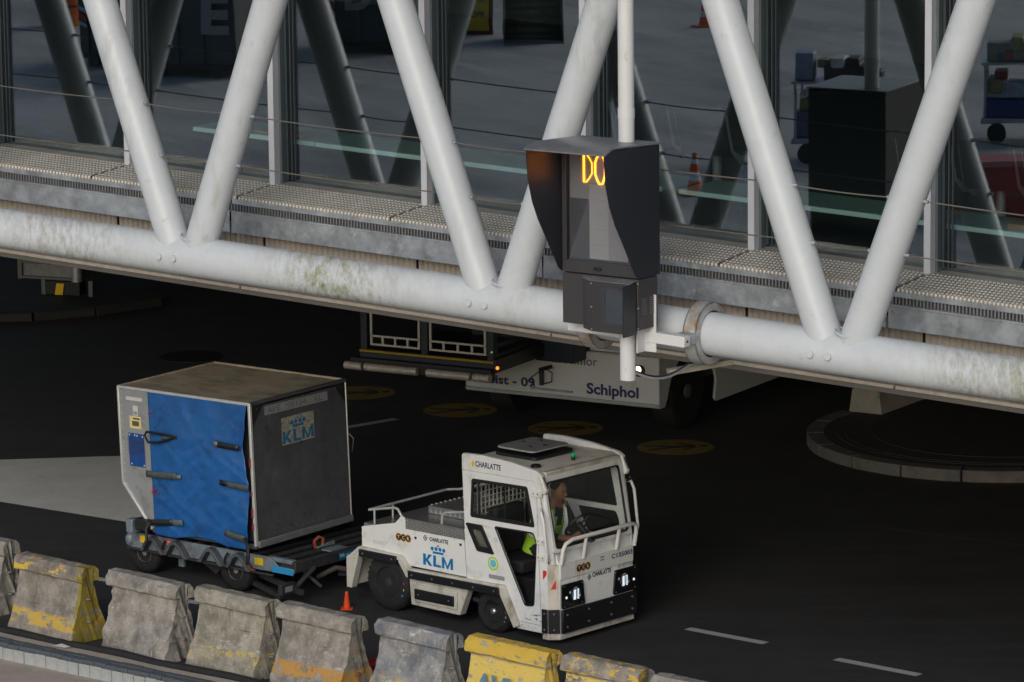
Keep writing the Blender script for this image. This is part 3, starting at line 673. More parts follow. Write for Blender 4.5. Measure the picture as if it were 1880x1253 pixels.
b.build('chequer_relief', M('chequer_bright', (.62, .62, .61), .3, .6), tug, kind='stuff', smooth=False)
# fender ledge with black bumper strips
def ledge(pts, name='fender_ledge', mat=TUGD, y0=-.055, y1=.02, th=.035):
    b = B(); up = [(x, z) for x, z in pts]; lo = [(x, z - th) for x, z in pts][::-1]
    b.prism([(x, y0, z) for x, z in up + lo], (0, y1 - y0, 0)); return b.build(name, mat, tug, bevel=.006)
ledge([(-2.04, .54), (-1.87, .68), (-1.26, .66), (-1.14, .54), (.20, .56)], th=.05)
ledge([(-2.04, .54), (-1.87, .68), (-1.26, .66), (-1.14, .54), (.20, .56)], y0=W - .02, y1=W + .055, th=.05)
b = B(); b.prism([(-2.06, -.05, .54), (-2.06, -.05, .20), (-1.99, -.05, .20), (-1.90, -.05, .50), (-1.87, -.05, .66)], (0, .09, 0)); b.build('rear_bumper_end', TUGD, tug, bevel=.006)
b = B(); b.box((-2.06, .041, .22), (-2.0, W - .04, .50)); b.build('rear_bumper', TUGD, tug, bevel=.008)
b = B(); b.prism([(-2.04, W - .04, .54), (-2.04, W - .04, .20), (-1.97, W - .04, .20), (-1.87, W - .04, .66)], (0, .09, 0)); b.build('rear_bumper_end', TUGD, tug, bevel=.006)
def strip(x0, x1, z0, z1, y=-.075, dz=0):
    b = B(); b.prism([(x0, y, z0), (x1, y, z0 + dz), (x1, y, z1 + dz), (x0, y, z1)], (0, .025, 0)); o = b.build('rubber_strip', BLACK, tug, bevel=.006)
    n = max(2, round((x1 - x0) / .25))
    for i in range(n):
        x = x0 + .06 + (x1 - x0 - .12) * i / (n - 1); zz = (z0 + z1) / 2 + dz * (x - x0) / (x1 - x0)
        b = B(); b.cyl((x, y - .006, zz), (x, y, zz), .010, seg=8); b.build('bolt', BOLT, o)
strip(-1.85, -1.30, .575, .655); strip(-1.13, .17, .44, .525, dz=.01)
b = B(); b.prism([(-1.29, -.052, .60), (-1.26, -.052, .64), (-1.13, -.052, .53), (-1.13, -.052, .44), (-1.17, -.052, .44)], (0, .06, 0)); b.build('fender_link', TUGD, tug, bevel=.005)
b = B(); b.prism([(.17, -.052, .56), (.22, -.052, .56), (.42, -.052, .16), (.36, -.052, .13), (.17, -.052, .46)], (0, .06, 0)); b.build('fender_link', TUGD, tug, bevel=.005)
b = B(); b.prism([(-1.17, -.01, .46), (-.30, -.01, .46), (-.44, -.01, .13), (-1.14, -.01, .14)], (0, .10, 0)); b.build('skirt_panel', TUGD, tug, bevel=.008)
b = B(); b.prism([(-1.07, -.035, .38), (-.46, -.035, .38), (-.46, -.035, .19), (-1.07, -.035, .19)], (0, .022, 0)); b.build('step_frame', TUGD, tug, bevel=.006)
strip(-1.05, -.49, .225, .335, y=-.06)
b = B(); b.prism([(-.29, .02, .46), (.27, .02, .46), (.27, .02, .52), (-.29, .02, .52)], (0, .2, 0)); b.build('arch_liner', BLACKM, tug)
# cabin sides: panel with openings, then the glazing
cabside = [(-.34, .545), (-.385, 1.72), (-.37, 1.80), (.63, 1.77), (.66, 1.74), (.69, 1.60), (.79, .95), (.80, .41), (.80, .12), (.36, .12), (.19, .545)]
win = rounded([(-.27, 1.225), (-.245, 1.64), (.53, 1.655), (.63, 1.235)], .03)
door = rounded([(.06, 1.17), (.61, 1.18), (.655, 1.08), (.61, .39), (.48, .375)], .035)
small = rounded([(-.335, 1.155), (-.11, 1.155), (.06, .865), (-.175, .87)], .02)
for y, tt in ((.012, 0), (W - .012, 1)):
    o = plate('cabin_side', cabside, [win, door, small], .025, TUGW, tug, XZ(y), .003)
    s = -1 if tt == 0 else 1
    yo = y + s * .016
    inner = lambda pts, k: [((p[0] - sum(q[0] for q in pts) / len(pts)) * k + sum(q[0] for q in pts) / len(pts), (p[1] - sum(q[1] for q in pts) / len(pts)) * k + sum(q[1] for q in pts) / len(pts)) for p in pts]
    plate('window_seal', win, [rounded([(-.235, 1.265), (-.215, 1.61), (.505, 1.62), (.59, 1.275)], .03)], .012, BLACK, o, XZ(yo) if False else Matrix.Translation((0, 0, -s * .016)), .002)
    plate('door_seal', door, [inner(door, .955)], .008, BLACK, o, Matrix.Translation((0, 0, -s * .014)), .001)
    plate('small_window_seal', small, [inner(small, .62)], .02, BLACK, o, Matrix.Translation((0, 0, -s * .02)), .002)
    for nm, pl_, k in (('upper_glass', win, .97), ('door_glass', door, .98), ('small_glass', small, .9)):
        plate(nm, inner(pl_, k), [], .003, CLEAR, o, Matrix.Identity(4))
    for xa, xb in ((-.165, -.145), (.20, .215)):
        b = B(); b.box((xa, 1.265, -.004), (xb, 1.63, .004)); b.build('slider_bar', BLACK, o, loc=Matrix.Translation((0, 0, -s * .008)))
# door seams, hinges
b = B()
for p, q in (((-.335, .56, 0), (-.385, 1.19, 0)), ((.30, .20, 0), (.78, .20, 0)), ((.70, .30, 0), (.66, 1.60, 0))):
    b.box((p[0] - .002, -.0025, min(p[1], q[1])), (p[0] + .002, -.001, max(p[1], q[1]))) if p[0] == q[0] else b.prism([(p[0], -.0025, p[1]), (q[0], -.0025, q[1]), (q[0] + .003, -.0025, q[1] + .003), (p[0] + .003, -.0025, p[1] + .003)], (0, .001, 0))
b.build('door_seam', INK, tug, smooth=False)
for z in (1.60, 1.10, .93):
    b = B(); b.box((.60 if z > 1.5 else .66, -.018, z - .035), (.74 if z > 1.5 else .76, -.0015, z + .035)); h = b.build('hinge', TUGW, tug, bevel=.006)
    for dx in (.03, .09):
        b = B(); b.cyl(((.60 if z > 1.5 else .66) + dx, -.024, z), ((.60 if z > 1.5 else .66) + dx, -.018, z), .009, seg=8); b.build('bolt', BOLT, h)
# A pillar tubes
for y in (.05, W - .05):
    b = B(); b.path([(.70, y, 1.66), (.75, y, 1.40), (.82, y, .92), (.83, y, .86)], .034, 14); b.build('front_pillar', TUGW, tug)
# roof with side fairings
b = B(); b.prism([(-.38, .05, 1.79), (.62, .05, 1.78), (.69, .05, 1.74), (.69, .05, 1.79), (.62, .05, 1.83), (-.38, .05, 1.83)], (0, W - .1, 0)); b.build('roof_panel', ROOFM, tug, bevel=.008)
b = B(); b.box((.64, .08, 1.74), (.72, W - .08, 1.815)); b.build('roof_front_edge', TUGD, tug, bevel=.01)
fair = [(-.39, 1.71), (-.39, 1.875), (-.37, 1.895), (-.10, 1.905), (.30, 1.885), (.66, 1.835), (.72, 1.80), (.79, 1.64), (.77, 1.60), (.67, 1.62), (.62, 1.715)]
for y in (-.004, W - .056):
    b = B(); b.prism([(x, y, z) for x, z in fair], (0, .06, 0)); f = b.build('roof_fairing', TUGW, tug, bevel=.012)
    b = B(); b.prism([(.735, y + .018, 1.78), (.795, y + .02, 1.665), (.775, y + .042, 1.66), (.725, y + .04, 1.77)], (.012, 0, .004)); b.build('air_slot', BLACK, f, smooth=False)
# roof hatch
def rsl(b, cx, cy, hx, hy, z0, z1, r=.08):
    pts = rounded([(cx - hx, cy - hy), (cx + hx, cy - hy), (cx + hx, cy + hy), (cx - hx, cy + hy)], r, 5); b.prism([(x, y, z0) for x, y in pts], (0, 0, z1 - z0))
b = B(); rsl(b, .02, .69, .30, .32, 1.832, 1.87); b.build('hatch_base', BLACK, tug, bevel=.008)
b = B(); rsl(b, .0, .69, .27, .30, 1.905, 1.925); hl = b.build('hatch_lid', M('hatch_alu', (.42, .43, .43), .35, .3), tug, bevel=.006)
b = B(); b.box((-.15, .55, 1.871), (.15, .85, 1.904)); b.build('hatch_neck', BLACK, tug)
for x, y in ((.08, .55), (.16, .70), (-.14, .69), (-.05, .86)):
    b = B(); b.lathe([(.02, 1.925), (.018, 1.94), (.003, 1.94)], 10, Matrix.Translation((x, y, 0))); b.build('lid_knob', BLACK, hl)
b = B(); b.lathe([(.022, 1.83), (.022, 1.865), (.026, 1.867)], 12, Matrix.Translation((.57, .68, 0))); b.build('lamp_base', BLACK, tug)
b = B(); b.sphere((.57, .68, 1.885), .026, .026, .03, 12, 8); b.build('green_lamp', GREENL, tug)
b = B(); b.lathe([(.055, 1.83), (.055, 1.85), (.04, 1.862), (.003, 1.862)], 16, Matrix.Translation((.50, .17, 0))); b.build('roof_vent', BLACK, tug)
# windscreen (leans back) with rubber seal
wsm = Matrix.Translation((.862, .07, .985)) @ Matrix(((0, 0, 1, 0), (1, 0, 0, 0), (0, 1, 0, 0), (0, 0, 0, 1)))
tilt = math.atan2(.15, .78); wsm = Matrix.Translation((.862, .07, .985)) @ Matrix.Rotation(-tilt, 4, 'Y') @ Matrix(((0, 0, 1, 0), (1, 0, 0, 0), (0, 1, 0, 0), (0, 0, 0, 1)))
ww = W - .14; o_ = rounded([(-.045, 0), (ww, 0), (ww, .80), (-.045, .80)], .03); i_ = rounded([(-.01, .035), (ww - .05, .035), (ww - .05, .745), (-.01, .745)], .05)
wf = plate('windscreen_frame', o_, [i_], .03, TUGW, tug, wsm, .004)
plate('windscreen_seal', i_, [rounded([(.004, .05), (ww - .065, .05), (ww - .065, .73), (.004, .73)], .05)], .02, BLACK, wf, Matrix.Translation((0, 0, .008)), .003)
plate('windscreen_glass', i_, [], .003, CLEAR, wf, Matrix.Identity(4))
b = B(); b.path([(ww - .14, .06, .024), (ww - .34, .22, .028), (ww - .62, .33, .024)], .005, 6); b.build('wiper', BLACK, wf)
# front
b = B(); b.prism([(.89, .08, .10), (.89, .08, .86), (.86, .08, .90), (.84, .08, .985), (.70, .08, .985), (.70, .08, .10)], (0, W - .16, 0)); b.build('front_panel', TUGW, tug, bevel=.006)
b = B(); b.box((.885, .09, .695), (.9, W - .085, .87)); b.build('front_upper_plate', TUGW, tug, bevel=.004)
b = B(); b.prism([(.80, .0, .10), (.89, .085, .10), (.80, .10, .10), (.72, .02, .10)], (0, 0, .76)); b.build('front_corner', TUGD, tug, bevel=.004)
b = B(); b.prism([(.80, W, .10), (.89, W - .085, .10), (.80, W - .10, .10), (.72, W - .02, .10)], (0, 0, .76)); b.build('front_corner', TUGD, tug, bevel=.004)
b = B(); b.prism([(.72, .0, .06), (.80, -.005, .06), (.90, .08, .06), (.90, W - .08, .06), (.80, W, .06)], (0, 0, .045)); b.build('sill', TUGD, tug, bevel=.006)
b = B(); b.box((.898, .09, .125), (.93, W - .06, .375)); bp = b.build('front_bumper', BLACK, tug, bevel=.008)
for yy in (.16, .50, .86, W - .14):
    for z in (.19, .32):
        b = B(); b.cyl((.93, yy, z), (.937, yy, z), .012, seg=8); b.build('bolt', BOLT, bp)
b = B(); b.prism([(.815, -.012, .13), (.902, .072, .13), (.89, .08, .13), (.80, .0, .13)], (0, 0, .255)); cbp = b.build('corner_pad', BLACK, tug, bevel=.005)
b = B(); b.box((.725, -.02, .13), (.80, .0, .385)); b.build('corner_pad', BLACK, tug, bevel=.005)
for z in (.17, .34):
    b = B(); b.sphere((.858, .028, z), .011, seg=6, rings=4); b.build('bolt', BOLT, cbp)
    b = B(); b.sphere((.765, -.021, z), .010, seg=6, rings=4); b.build('bolt', BOLT, cbp)
# guard rail in front of the screen
b = B(); b.path([(.90, .10, .86), (.93, .10, 1.02), (.94, .13, 1.08), (.95, .22, 1.115), (.95, W - .16, 1.115), (.94, W - .09, 1.09), (.93, W - .07, 1.02), (.90, W - .07, .86)], .022, 12); b.build('guard_rail', TUGW, tug)
for yy in (.45, .98):
    b = B(); b.cyl((.90, yy, .87), (.945, yy, 1.11), .020, seg=12); b.build('rail_post', TUGW, tug)
# grab handles
b = B(); b.path([(.72, -.02, 1.44), (.78, -.07, 1.43), (.82, -.08, 1.34), (.86, -.08, 1.0), (.85, -.06, .93), (.82, .0, .92)], .017, 10); b.build('grab_handle', TUGW, tug)
b = B(); b.path([(.72, W, 1.52), (.74, W + .07, 1.51), (.76, W + .10, 1.42), (.80, W + .11, 1.02), (.80, W + .07, .94), (.80, W, .93)], .017, 10); b.build('grab_handle', TUGW, tug)
for z, n_ in ((1.62, 3), (1.52, 3)):
    b = B(); b.cyl((.74, W + .0, z), (.74, W + .08, z + .01), .012, seg=8); b.cyl((.74, W + .05, z - .02), (.74, W + .055, z + .05), .008, seg=6); b.build('bracket', BLACKM, tug)
# headlights: black plates with a lit round lamp and a small one
for y0, y1, c, cs, sl in ((.10, .46, .30, .16, 1), (W - .42, W - .03, W - .26, W - .10, -1)):
    pts = rounded([(y0, .385), (y1 - (.0 if sl > 0 else 0), .385), (y1 - .03 if sl > 0 else y1, .645), (y0 + (0 if sl > 0 else .03), .645)], .02)
    hp = plate('headlight', pts, [], .02, M('headlight_black', (.008, .008, .010), .12, coat=.6), tug, YZ(.905), .004)
    b = B(); b.lathe([(.075, -.006), (.08, .012), (.07, .014), (.055, .004), (.004, .003)], 24, Matrix.Translation((c, .515, .011))); b.build('reflector', M('chrome', (.7, .72, .75), .08, 1, 0), hp)
    b = B()
    for dx, wd2 in ((-.022, .034), (.036, .014)): b.poly([(c + dx - wd2 / 2, .465, .0255), (c + dx + wd2 / 2, .46, .0255), (c + dx + wd2 / 2, .57, .0255), (c + dx - wd2 / 2, .565, .0255)])
    b.build('lamp_glow', LAMPG, hp, smooth=False, normals=False)
    b = B(); b.sphere((cs, .50, .014), .015, .015, .006, 10, 6); b.build('side_lamp', LAMPG, hp)
    for yy in (y0 + .03, y1 - .05):
        for z in (.41, .62):
            b = B(); b.cyl((yy, z, .01), (yy, z, .014), .008, seg=6); b.build('bolt', BOLT, hp)
# lettering and decals
FS = XZ(0.0); FF = YZ(.9); FB = YZ(.9)
text('CHARLATTE', 'maker_lettering', XZ(-.005), -.19, 1.775, .36, .062, NAVY, tug, .025)
b = B(); b.prism([(-.25, -.0065, 1.80), (-.225, -.0065, 1.84), (-.20, -.0065, 1.80), (-.225, -.0065, 1.76)], (0, .001, 0)); b.build('maker_badge', YEL, tug, smooth=False)
text('CHARLATTE', 'maker_lettering', XZ(0.0), -.87, .875, .27, .045, INK, tug, .03)
def diamond(base, u, v, s, parent):
    o1 = [(u - s, v), (u, v - s * 1.1), (u + s, v), (u, v + s * 1.1)]; i1 = [(u + (x - u) * .7, v + (y - v) * .7) for x, y in o1]
    plate('maker_badge', o1, [i1], .001, INK, parent, base @ Matrix.Translation((0, 0, .002)))
    i2 = [(u + (x - u) * .35, v + (y - v) * .35) for x, y in o1]; plate('maker_badge', i2, [], .001, INK, parent, base @ Matrix.Translation((0, 0, .002)))
diamond(XZ(0.0), -.93, .90, .032, tug)
logo_klm(XZ(0.0), -.965, .605, .43, .245, KBLUE, tug)
def tcr(base, u, v, s, parent):
    for k, ch in enumerate('TCR'):
        cx = u + k * s * 1.75
        b = B(); b.poly([(cx + s * 1.12 * math.cos(t * math.pi / 10), v + s * 1.12 * math.sin(t * math.pi / 10), .002) for t in range(20)]); b.build('rental_badge', GOLD, parent, loc=base, smooth=False, normals=False)
        b = B(); b.poly([(cx + s * .9 * math.cos(t * math.pi / 10), v + s * .9 * math.sin(t * math.pi / 10), .003) for t in range(20)]); b.build('rental_badge', MAROON, parent, loc=base, smooth=False, normals=False)
        text(ch, 'rental_letter', base, cx - s * .38, v - s * .45, s * .76, s * .9, LABELY, parent, .03, .004)
tcr(XZ(0.0), -1.32, .855, .040, tug); tcr(YZ(.9), .38, .775, .040, tug)
text('CHARLATTE', 'maker_lettering', YZ(.892), .60, .635, .30, .05, INK, tug, .03); diamond(YZ(.892), .55, .645, .032, tug)
text('C135003', 'fleet_number', YZ(.9), .90, .775, .34, .052, NAVY, tug, .03)
text('18 037350', 'fleet_number', YZ(.892), W - .33, .655, .24, .036, M('grey_ink', (.16, .17, .18), .6), tug, .01)
for k in range(2): 
    b = B(); b.poly([(.0, .0, .002), (.06, 0, .002), (.06, .012, .002), (0, .012, .002)]); b.build('small_print', M('grey_ink', (.16, .17, .18), .6), tug, loc=YZ(.9) @ Matrix.Translation((.72, .79 + k * .03, 0)), smooth=False, normals=False)
# round lime badge with blue globe
plate('eco_badge', [(.04 + .075 * math.cos(t * math.pi / 16), .765 + .075 * math.sin(t * math.pi / 16)) for t in range(32)], [[(.04 + .055 * math.cos(t * math.pi / 16), .765 + .055 * math.sin(t * math.pi / 16)) for t in range(32)]], .001, LIMEB, tug, XZ(-.003))
plate('eco_globe', [(.04 + .042 * math.cos(t * math.pi / 12), .765 + .042 * math.sin(t * math.pi / 12)) for t in range(24)], [], .001, CYAN, tug, XZ(-.003))
b = B(); b.poly([(-.02, .60, .002), (.20, .60, .002), (.20, .645, .002), (-.02, .645, .002)]); b.build('faded_sticker', LABELG, tug, loc=XZ(-.002), smooth=False, normals=False)
b = B(); b.poly([(-1.70, .73, .002), (-1.52, .73, .002), (-1.52, .77, .002), (-1.70, .77, .002)]); b.build('faded_sticker', LABEL, tug, loc=XZ(0), smooth=False, normals=False)
for x, z in ((-1.07, .88), (-.42, .90)):
    b = B(); b.cyl((x, -.008, z), (x, .0, z), .014, seg=10); b.build('lock', INK, tug)
# red and white warning triangle on the corner
cm_ = Matrix.Translation((.80, .0, 0)) @ Matrix.Rotation(R(46), 4, 'Z')
b = B(); b.poly([(.03, -.004, .60), (.115, -.004, .60), (.10, -.004, .73)]); b.build('warning_sticker', REDP, tug, loc=cm_, smooth=False)
b = B(); b.poly([(.745, -.012, .70), (.79, -.012, .76), (.79, -.012, .80), (.745, -.012, .80)]); b.build('warning_sticker', REDP, tug, smooth=False)
# scratches and paint chips as small decals
chip = M('chip_brown', (.10, .055, .03), .8); scr = M('scratch_dark', (.07, .065, .06), .7)
b = B()
for k in range(34):
    x = random.choice([random.uniform(-1.12, .15), random.uniform(-2.0, -1.4), random.uniform(.4, .78)]); z = .47 + random.uniform(-.01, .07) if x < .2 else random.uniform(.13, .17); s = random.uniform(.003, .012)
    b.poly([(x, -.0565 if x < .2 else -.003, z), (x + s * 2, -.0565 if x < .2 else -.003, z + s * .2), (x + s * 1.2, -.0565 if x < .2 else -.003, z + s)])
for k in range(30):
    y = random.gauss(.78, .09); z = random.gauss(.50, .05); s = random.uniform(.003, .008)
    if .5 < y < .9: b.poly([(.8935, y, z), (.8935, y + s, z + s * .3), (.8935, y + s * .4, z + s)])
b.build('paint_chips', chip, tug, smooth=False, kind='stuff')
b = B()
for k in range(12):
    x = random.uniform(.45, .75); z = random.uniform(.22, .33); l = random.uniform(.03, .10); b.poly([(x, -.0035, z), (x + l, -.0035, z + random.uniform(-.02, .01)), (x + l, -.0035, z + .004)])
b.build('scratches', scr, tug, smooth=False, kind='stuff')
# rear deck rails
def rail(pts, name='deck_rail', r=.015): b = B(); b.path(pts, r, 10); return b.build(name, M('rail_grey', (.50, .51, .52), .35, .3), tug)
rail([(-1.80, .05, 1.075), (-1.42, .05, 1.15), (-1.37, .05, 1.14), (-1.31, .05, 1.06)]); rail([(-1.72, .05, .92), (-1.72, .05, 1.09)], r=.012)
rail([(-1.80, .05, 1.075), (-1.80, W - .06, 1.085), (-1.60, W - .06, 1.12), (-1.05, W - .06, 1.28), (-.95, W - .06, 1.30), (-.40, W - .06, 1.32)])
rail([(-1.80, .42, .92), (-1.80, .42, 1.075)], r=.012); rail([(-1.22, W - .06, 1.06), (-1.22, W - .06, 1.23)], r=.012); rail([(-.82, W - .06, 1.15), (-.82, W - .06, 1.30)], r=.012)
rail([(-.78, .10, 1.06), (-.77, .10, 1.16), (-.71, .10, 1.19), (-.38, .10, 1.24)])
b = B(); b.path([(-1.05, W - .02, 1.1), (-1.10, W + .12, 1.22), (-1.05, W + .15, 1.32)], .008, 6); b.build('mirror_arm', BLACK, tug)
b = B(); b.sphere((0, 0, 0), .09, .03, .05, 16, 8); b.build('round_mirror', M('mirror_blue', (.22, .38, .46), .15, .3), tug, loc=Matrix.Translation((-1.03, W + .12, 1.36)) @ Matrix.Rotation(R(42), 4, 'Z'))
# cabin interior
b = B(); b.box((-.33, .06, .55), (-.27, W - .06, 1.10)); b.build('rear_bulkhead', TUGD, tug, bevel=.005)
gb = B()
for k in range(19): gb.box((-.33, .10 + k * .062, 1.12), (-.32, .112 + k * .062, 1.72))
for k in range(10): gb.box((-.331, .08, 1.14 + k * .06), (-.319, W - .08, 1.152 + k * .06))
gb.build('rear_grille', TUGD, tug, smooth=False, kind='stuff')
b = B(); b.box((-.345, .05, 1.08), (-.31, .10, 1.80)); b.box((-.345, W - .10, 1.08), (-.31, W - .05, 1.80)); b.box((-.345, .05, 1.08), (-.31, W - .05, 1.13)); b.build('rear_frame', TUGW, tug, bevel=.004)
b = B(); b.box((-.20, .25, .62), (.22, .75, .76)); b.build('seat_cushion', SEATD, tug, bevel=.03)
b = B(); b.box((-.28, .27, .76), (-.16, .73, 1.28)); b.build('seat_back', SEATD, tug, bevel=.03)
b = B(); b.box((-.20, .85, .62), (.22, 1.22, .76)); b.build('seat_cushion', SEATD, tug, bevel=.03)
b = B(); b.box((-.28, .86, .76), (-.16, 1.21, 1.24)); b.build('seat_back', SEATD, tug, bevel=.03)
b = B(); b.prism([(.62, .06, .50), (.60, .06, .98), (.66, .06, 1.02), (.84, .06, 1.0), (.84, .06, .50)], (0, W - .12, 0)); b.build('dashboard', BLACK, tug, bevel=.01)
b = B(); b.box((-.3, .05, .30), (.84, W - .05, .34)); b.build('cab_floor', BLACKM, tug)
swm = Matrix.Translation((.69, .62, 1.17)) @ Matrix.Rotation(R(-50), 4, 'Y')
b = B(); n = 24
b.path([(.165 * math.cos(2 * math.pi * k / n), .165 * math.sin(2 * math.pi * k / n), 0) for k in range(n + 1)], .014, 8)
for k in range(3): b.cyl((0, 0, -.02), (.16 * math.cos(2.1 * k + .5), .16 * math.sin(2.1 * k + .5), 0), .01, seg=6)
b.cyl((0, 0, -.25), (0, 0, .01), .035, seg=12); b.build('steering_wheel', BLACK, tug, loc=swm)
b = B(); b.box((.46, .50, 1.60), (.50, .80, 1.70)); b.build('sun_visor', BLACK, tug, bevel=.01)
# tow hitch
b = B(); b.box((-2.2, .55, .28), (-2.0, .79, .34)); b.box((-2.2, .55, .18), (-2.0, .79, .22)); b.cyl((-2.14, .67, .15), (-2.14, .67, .40), .02, seg=8); b.build('tow_hitch', BLACKM, tug, bevel=.004)

# ------------------------------------------------------------------ driver
drv = tag(empty('person', TF @ Matrix.Translation((.20, .55, .84)) @ Matrix.Rotation(R(12), 4, 'Y')), 'driver in lime vest with silver stripes seated in the tractor cab looking down', 'person')
def skin_body(name, verts, edges, radii, mat, parent, root=0, sub=1):
    me = bpy.data.meshes.new(name); me.from_pydata(verts, edges, []); o = bpy.data.objects.new(name, me); COL.objects.link(o)
    md = o.modifiers.new('skin', 'SKIN'); md.use_smooth_shade = True
    lay = me.skin_vertices[0].data if me.skin_vertices else None
    for i, r in enumerate(radii): lay[i].radius = (r, r) if not isinstance(r, tuple) else r
    lay[root].use_root = True
    s = o.modifiers.new('sub', 'SUBSURF'); s.levels = sub; s.render_levels = sub
    dg = bpy.context.evaluated_depsgraph_get(); m2 = bpy.data.meshes.new_from_object(o.evaluated_get(dg)); bpy.data.objects.remove(o); m2.name = name
    m2.materials.clear(); m2.materials.append(mat); m2.shade_smooth()
    r = bpy.data.objects.new(name, m2); COL.objects.link(r); r.parent = parent; return r
# x forward, y to his left... z up from the seat
bv = [(0, 0, .08), (.02, 0, .25), (.05, 0, .42), (.08, 0, .52), (.11, 0, .60), (.13, 0, .68), (.15, 0, .76),
      (.08, -.18, .50), (.20, -.24, .28), (.42, -.12, .30), (.50, -.10, .34), (.08, .18, .50), (.20, .24, .28), (.42, .14, .30), (.50, .12, .36),
      (.05, -.10, .06), (.42, -.13, .10), (.48, -.14, -.30), (.58, -.14, -.38), (.05, .10, .06), (.42, .13, .10), (.48, .14, -.30), (.58, .14, -.38)]
be = [(0, 1), (1, 2), (2, 3), (3, 4), (4, 5), (5, 6), (3, 7), (7, 8), (8, 9), (9, 10), (3, 11), (11, 12), (12, 13), (13, 14), (0, 15), (15, 16), (16, 17), (17, 18), (0, 19), (19, 20), (20, 21), (21, 22)]
br = [.14, .13, .14, .10, .055, .085, .075, .06, .045, .034, .03, .06, .045, .034, .03, .09, .065, .045, .04, .09, .065, .045, .04]
body = skin_body('body', bv, be, br, SKIN, drv)
bm = bmesh.new(); bm.from_mesh(body.data)
tmp = B(); tmp.sphere((.135, 0, .715), .092, .075, .115, 16, 12)
tmp.path([(.215, 0, .745), (.243, 0, .705), (.222, 0, .69)], [.008, .017, .010], 8)
for s in (-1, 1):
    tmp.sphere((.125, s * .077, .715), .018, .010, .03, 8, 6); tmp.sphere((.207, s * .030, .738), .012, .014, .008, 8, 6)
    for i in range(4):
        y = s * .11 + (i - 1.5) * .019; tmp.path([(.49, y, .36), (.55, y, .375), (.572, y, .35), (.56, y, .325)], [.010, .010, .009, .007], 6)
    tmp.path([(.47, s * .08, .35), (.51, s * .06, .38), (.545, s * .06, .375)], [.011, .010, .008], 6)
tmp.path([(.205, -.028, .668), (.218, 0, .664), (.205, .028, .668)], .007, 6)
tm = bpy.data.meshes.new('t'); bmesh.ops.recalc_face_normals(tmp.bm, faces=tmp.bm.faces[:]); tmp.bm.to_mesh(tm); bm.from_mesh(tm); bm.to_mesh(body.data); body.data.shade_smooth()
for s in (-1, 1):
    b = B(); b.sphere((.214, s * .030, .738), .006, .007, .004, 6, 4); b.build('eye', INK, drv)
b = B(); b.sphere((.115, 0, .745), .092, .080, .10, 16, 10)
for v in b.bm.verts:
    if v.co.z < .745: v.co.z = .745 + (v.co.z - .745) * .3
    if v.co.x > .17: v.co.x = .17; v.co.z = max(v.co.z, .79)
b.build('hair', HAIR, drv)
# glasses, shirt, vest
b = B()
for s in (-1, 1): b.path([(.226, s * .032 + .024 * math.cos(t * math.pi / 4), .738 + .016 * math.sin(t * math.pi / 4)) for t in range(9)], .0025, 4)
b.build('glasses', INK, drv)
def loft(rings, seg=24):
    b = B(); rr = []
    for (cx, cy, z, rx, ry) in rings: rr.append([b.bm.verts.new((cx + rx * math.cos(2 * math.pi * k / seg), cy + ry * math.sin(2 * math.pi * k / seg) * (1.0), z)) for k in range(seg)])
    for a_, c_ in zip(rr, rr[1:]):
        for k in range(seg): b.face([a_[k], a_[(k + 1) % seg], c_[(k + 1) % seg], c_[k]])
    b.face(rr[0][::-1]); b.face(rr[-1]); return b
loft([(0, 0, -.02, .15, .19), (.02, 0, .15, .14, .18), (.05, 0, .35, .145, .20), (.07, 0, .47, .12, .205), (.09, 0, .54, .075, .12), (.10, 0, .57, .06, .065)]).build('shirt', CLOTH, drv)
for s in (-1, 1):
    b = B(); b.path([(.07, s * .17, .49), (.12, s * .215, .40), (.20, s * .245, .28), (.30, s * .19, .285), (.36, s * .165, .29)], [.075, .07, .062, .052, .048], 12); b.build('sleeve', CLOTH, drv)
    b = B(); b.path([(.0, s * .09, .05), (.25, s * .12, .09), (.43, s * .13, .10), (.47, s * .14, -.02), (.49, s * .14, -.30)], [.11, .095, .082, .07, .06], 12); b.build('trouser_leg', CLOTH, drv)
v = loft([(0, 0, .0, .165, .205), (.02, 0, .15, .155, .195), (.05, 0, .35, .16, .214), (.07, 0, .46, .14, .215), (.085, 0, .53, .095, .15)], 32)
dele = [f for f in v.bm.faces if len(f.verts) > 4 or (f.calc_center_median().x > .1 and abs(f.calc_center_median().y) < .012 + .045 * max(0, f.calc_center_median().z - .2) / .3)]
bmesh.ops.delete(v.bm, geom=dele, context='FACES'); vest = v.build('vest', LIME, drv)
b = B()
for s in (-1, 1):
    b.path([(.06, s * .12, .545), (.165, s * .11, .50), (.215, s * .105, .38), (.205, s * .10, .22), (.18, s * .10, .05)], [.03, .03, .03, .03, .03], 4)
b.build('vest_tape', REFLX, vest)
v = loft([(.04, 0, .20, .172, .212), (.045, 0, .25, .176, .215)], 32); bmesh.ops.delete(v.bm, geom=[f for f in v.bm.faces if len(f.verts) > 4], context='FACES'); v.build('vest_band', REFLX, vest)

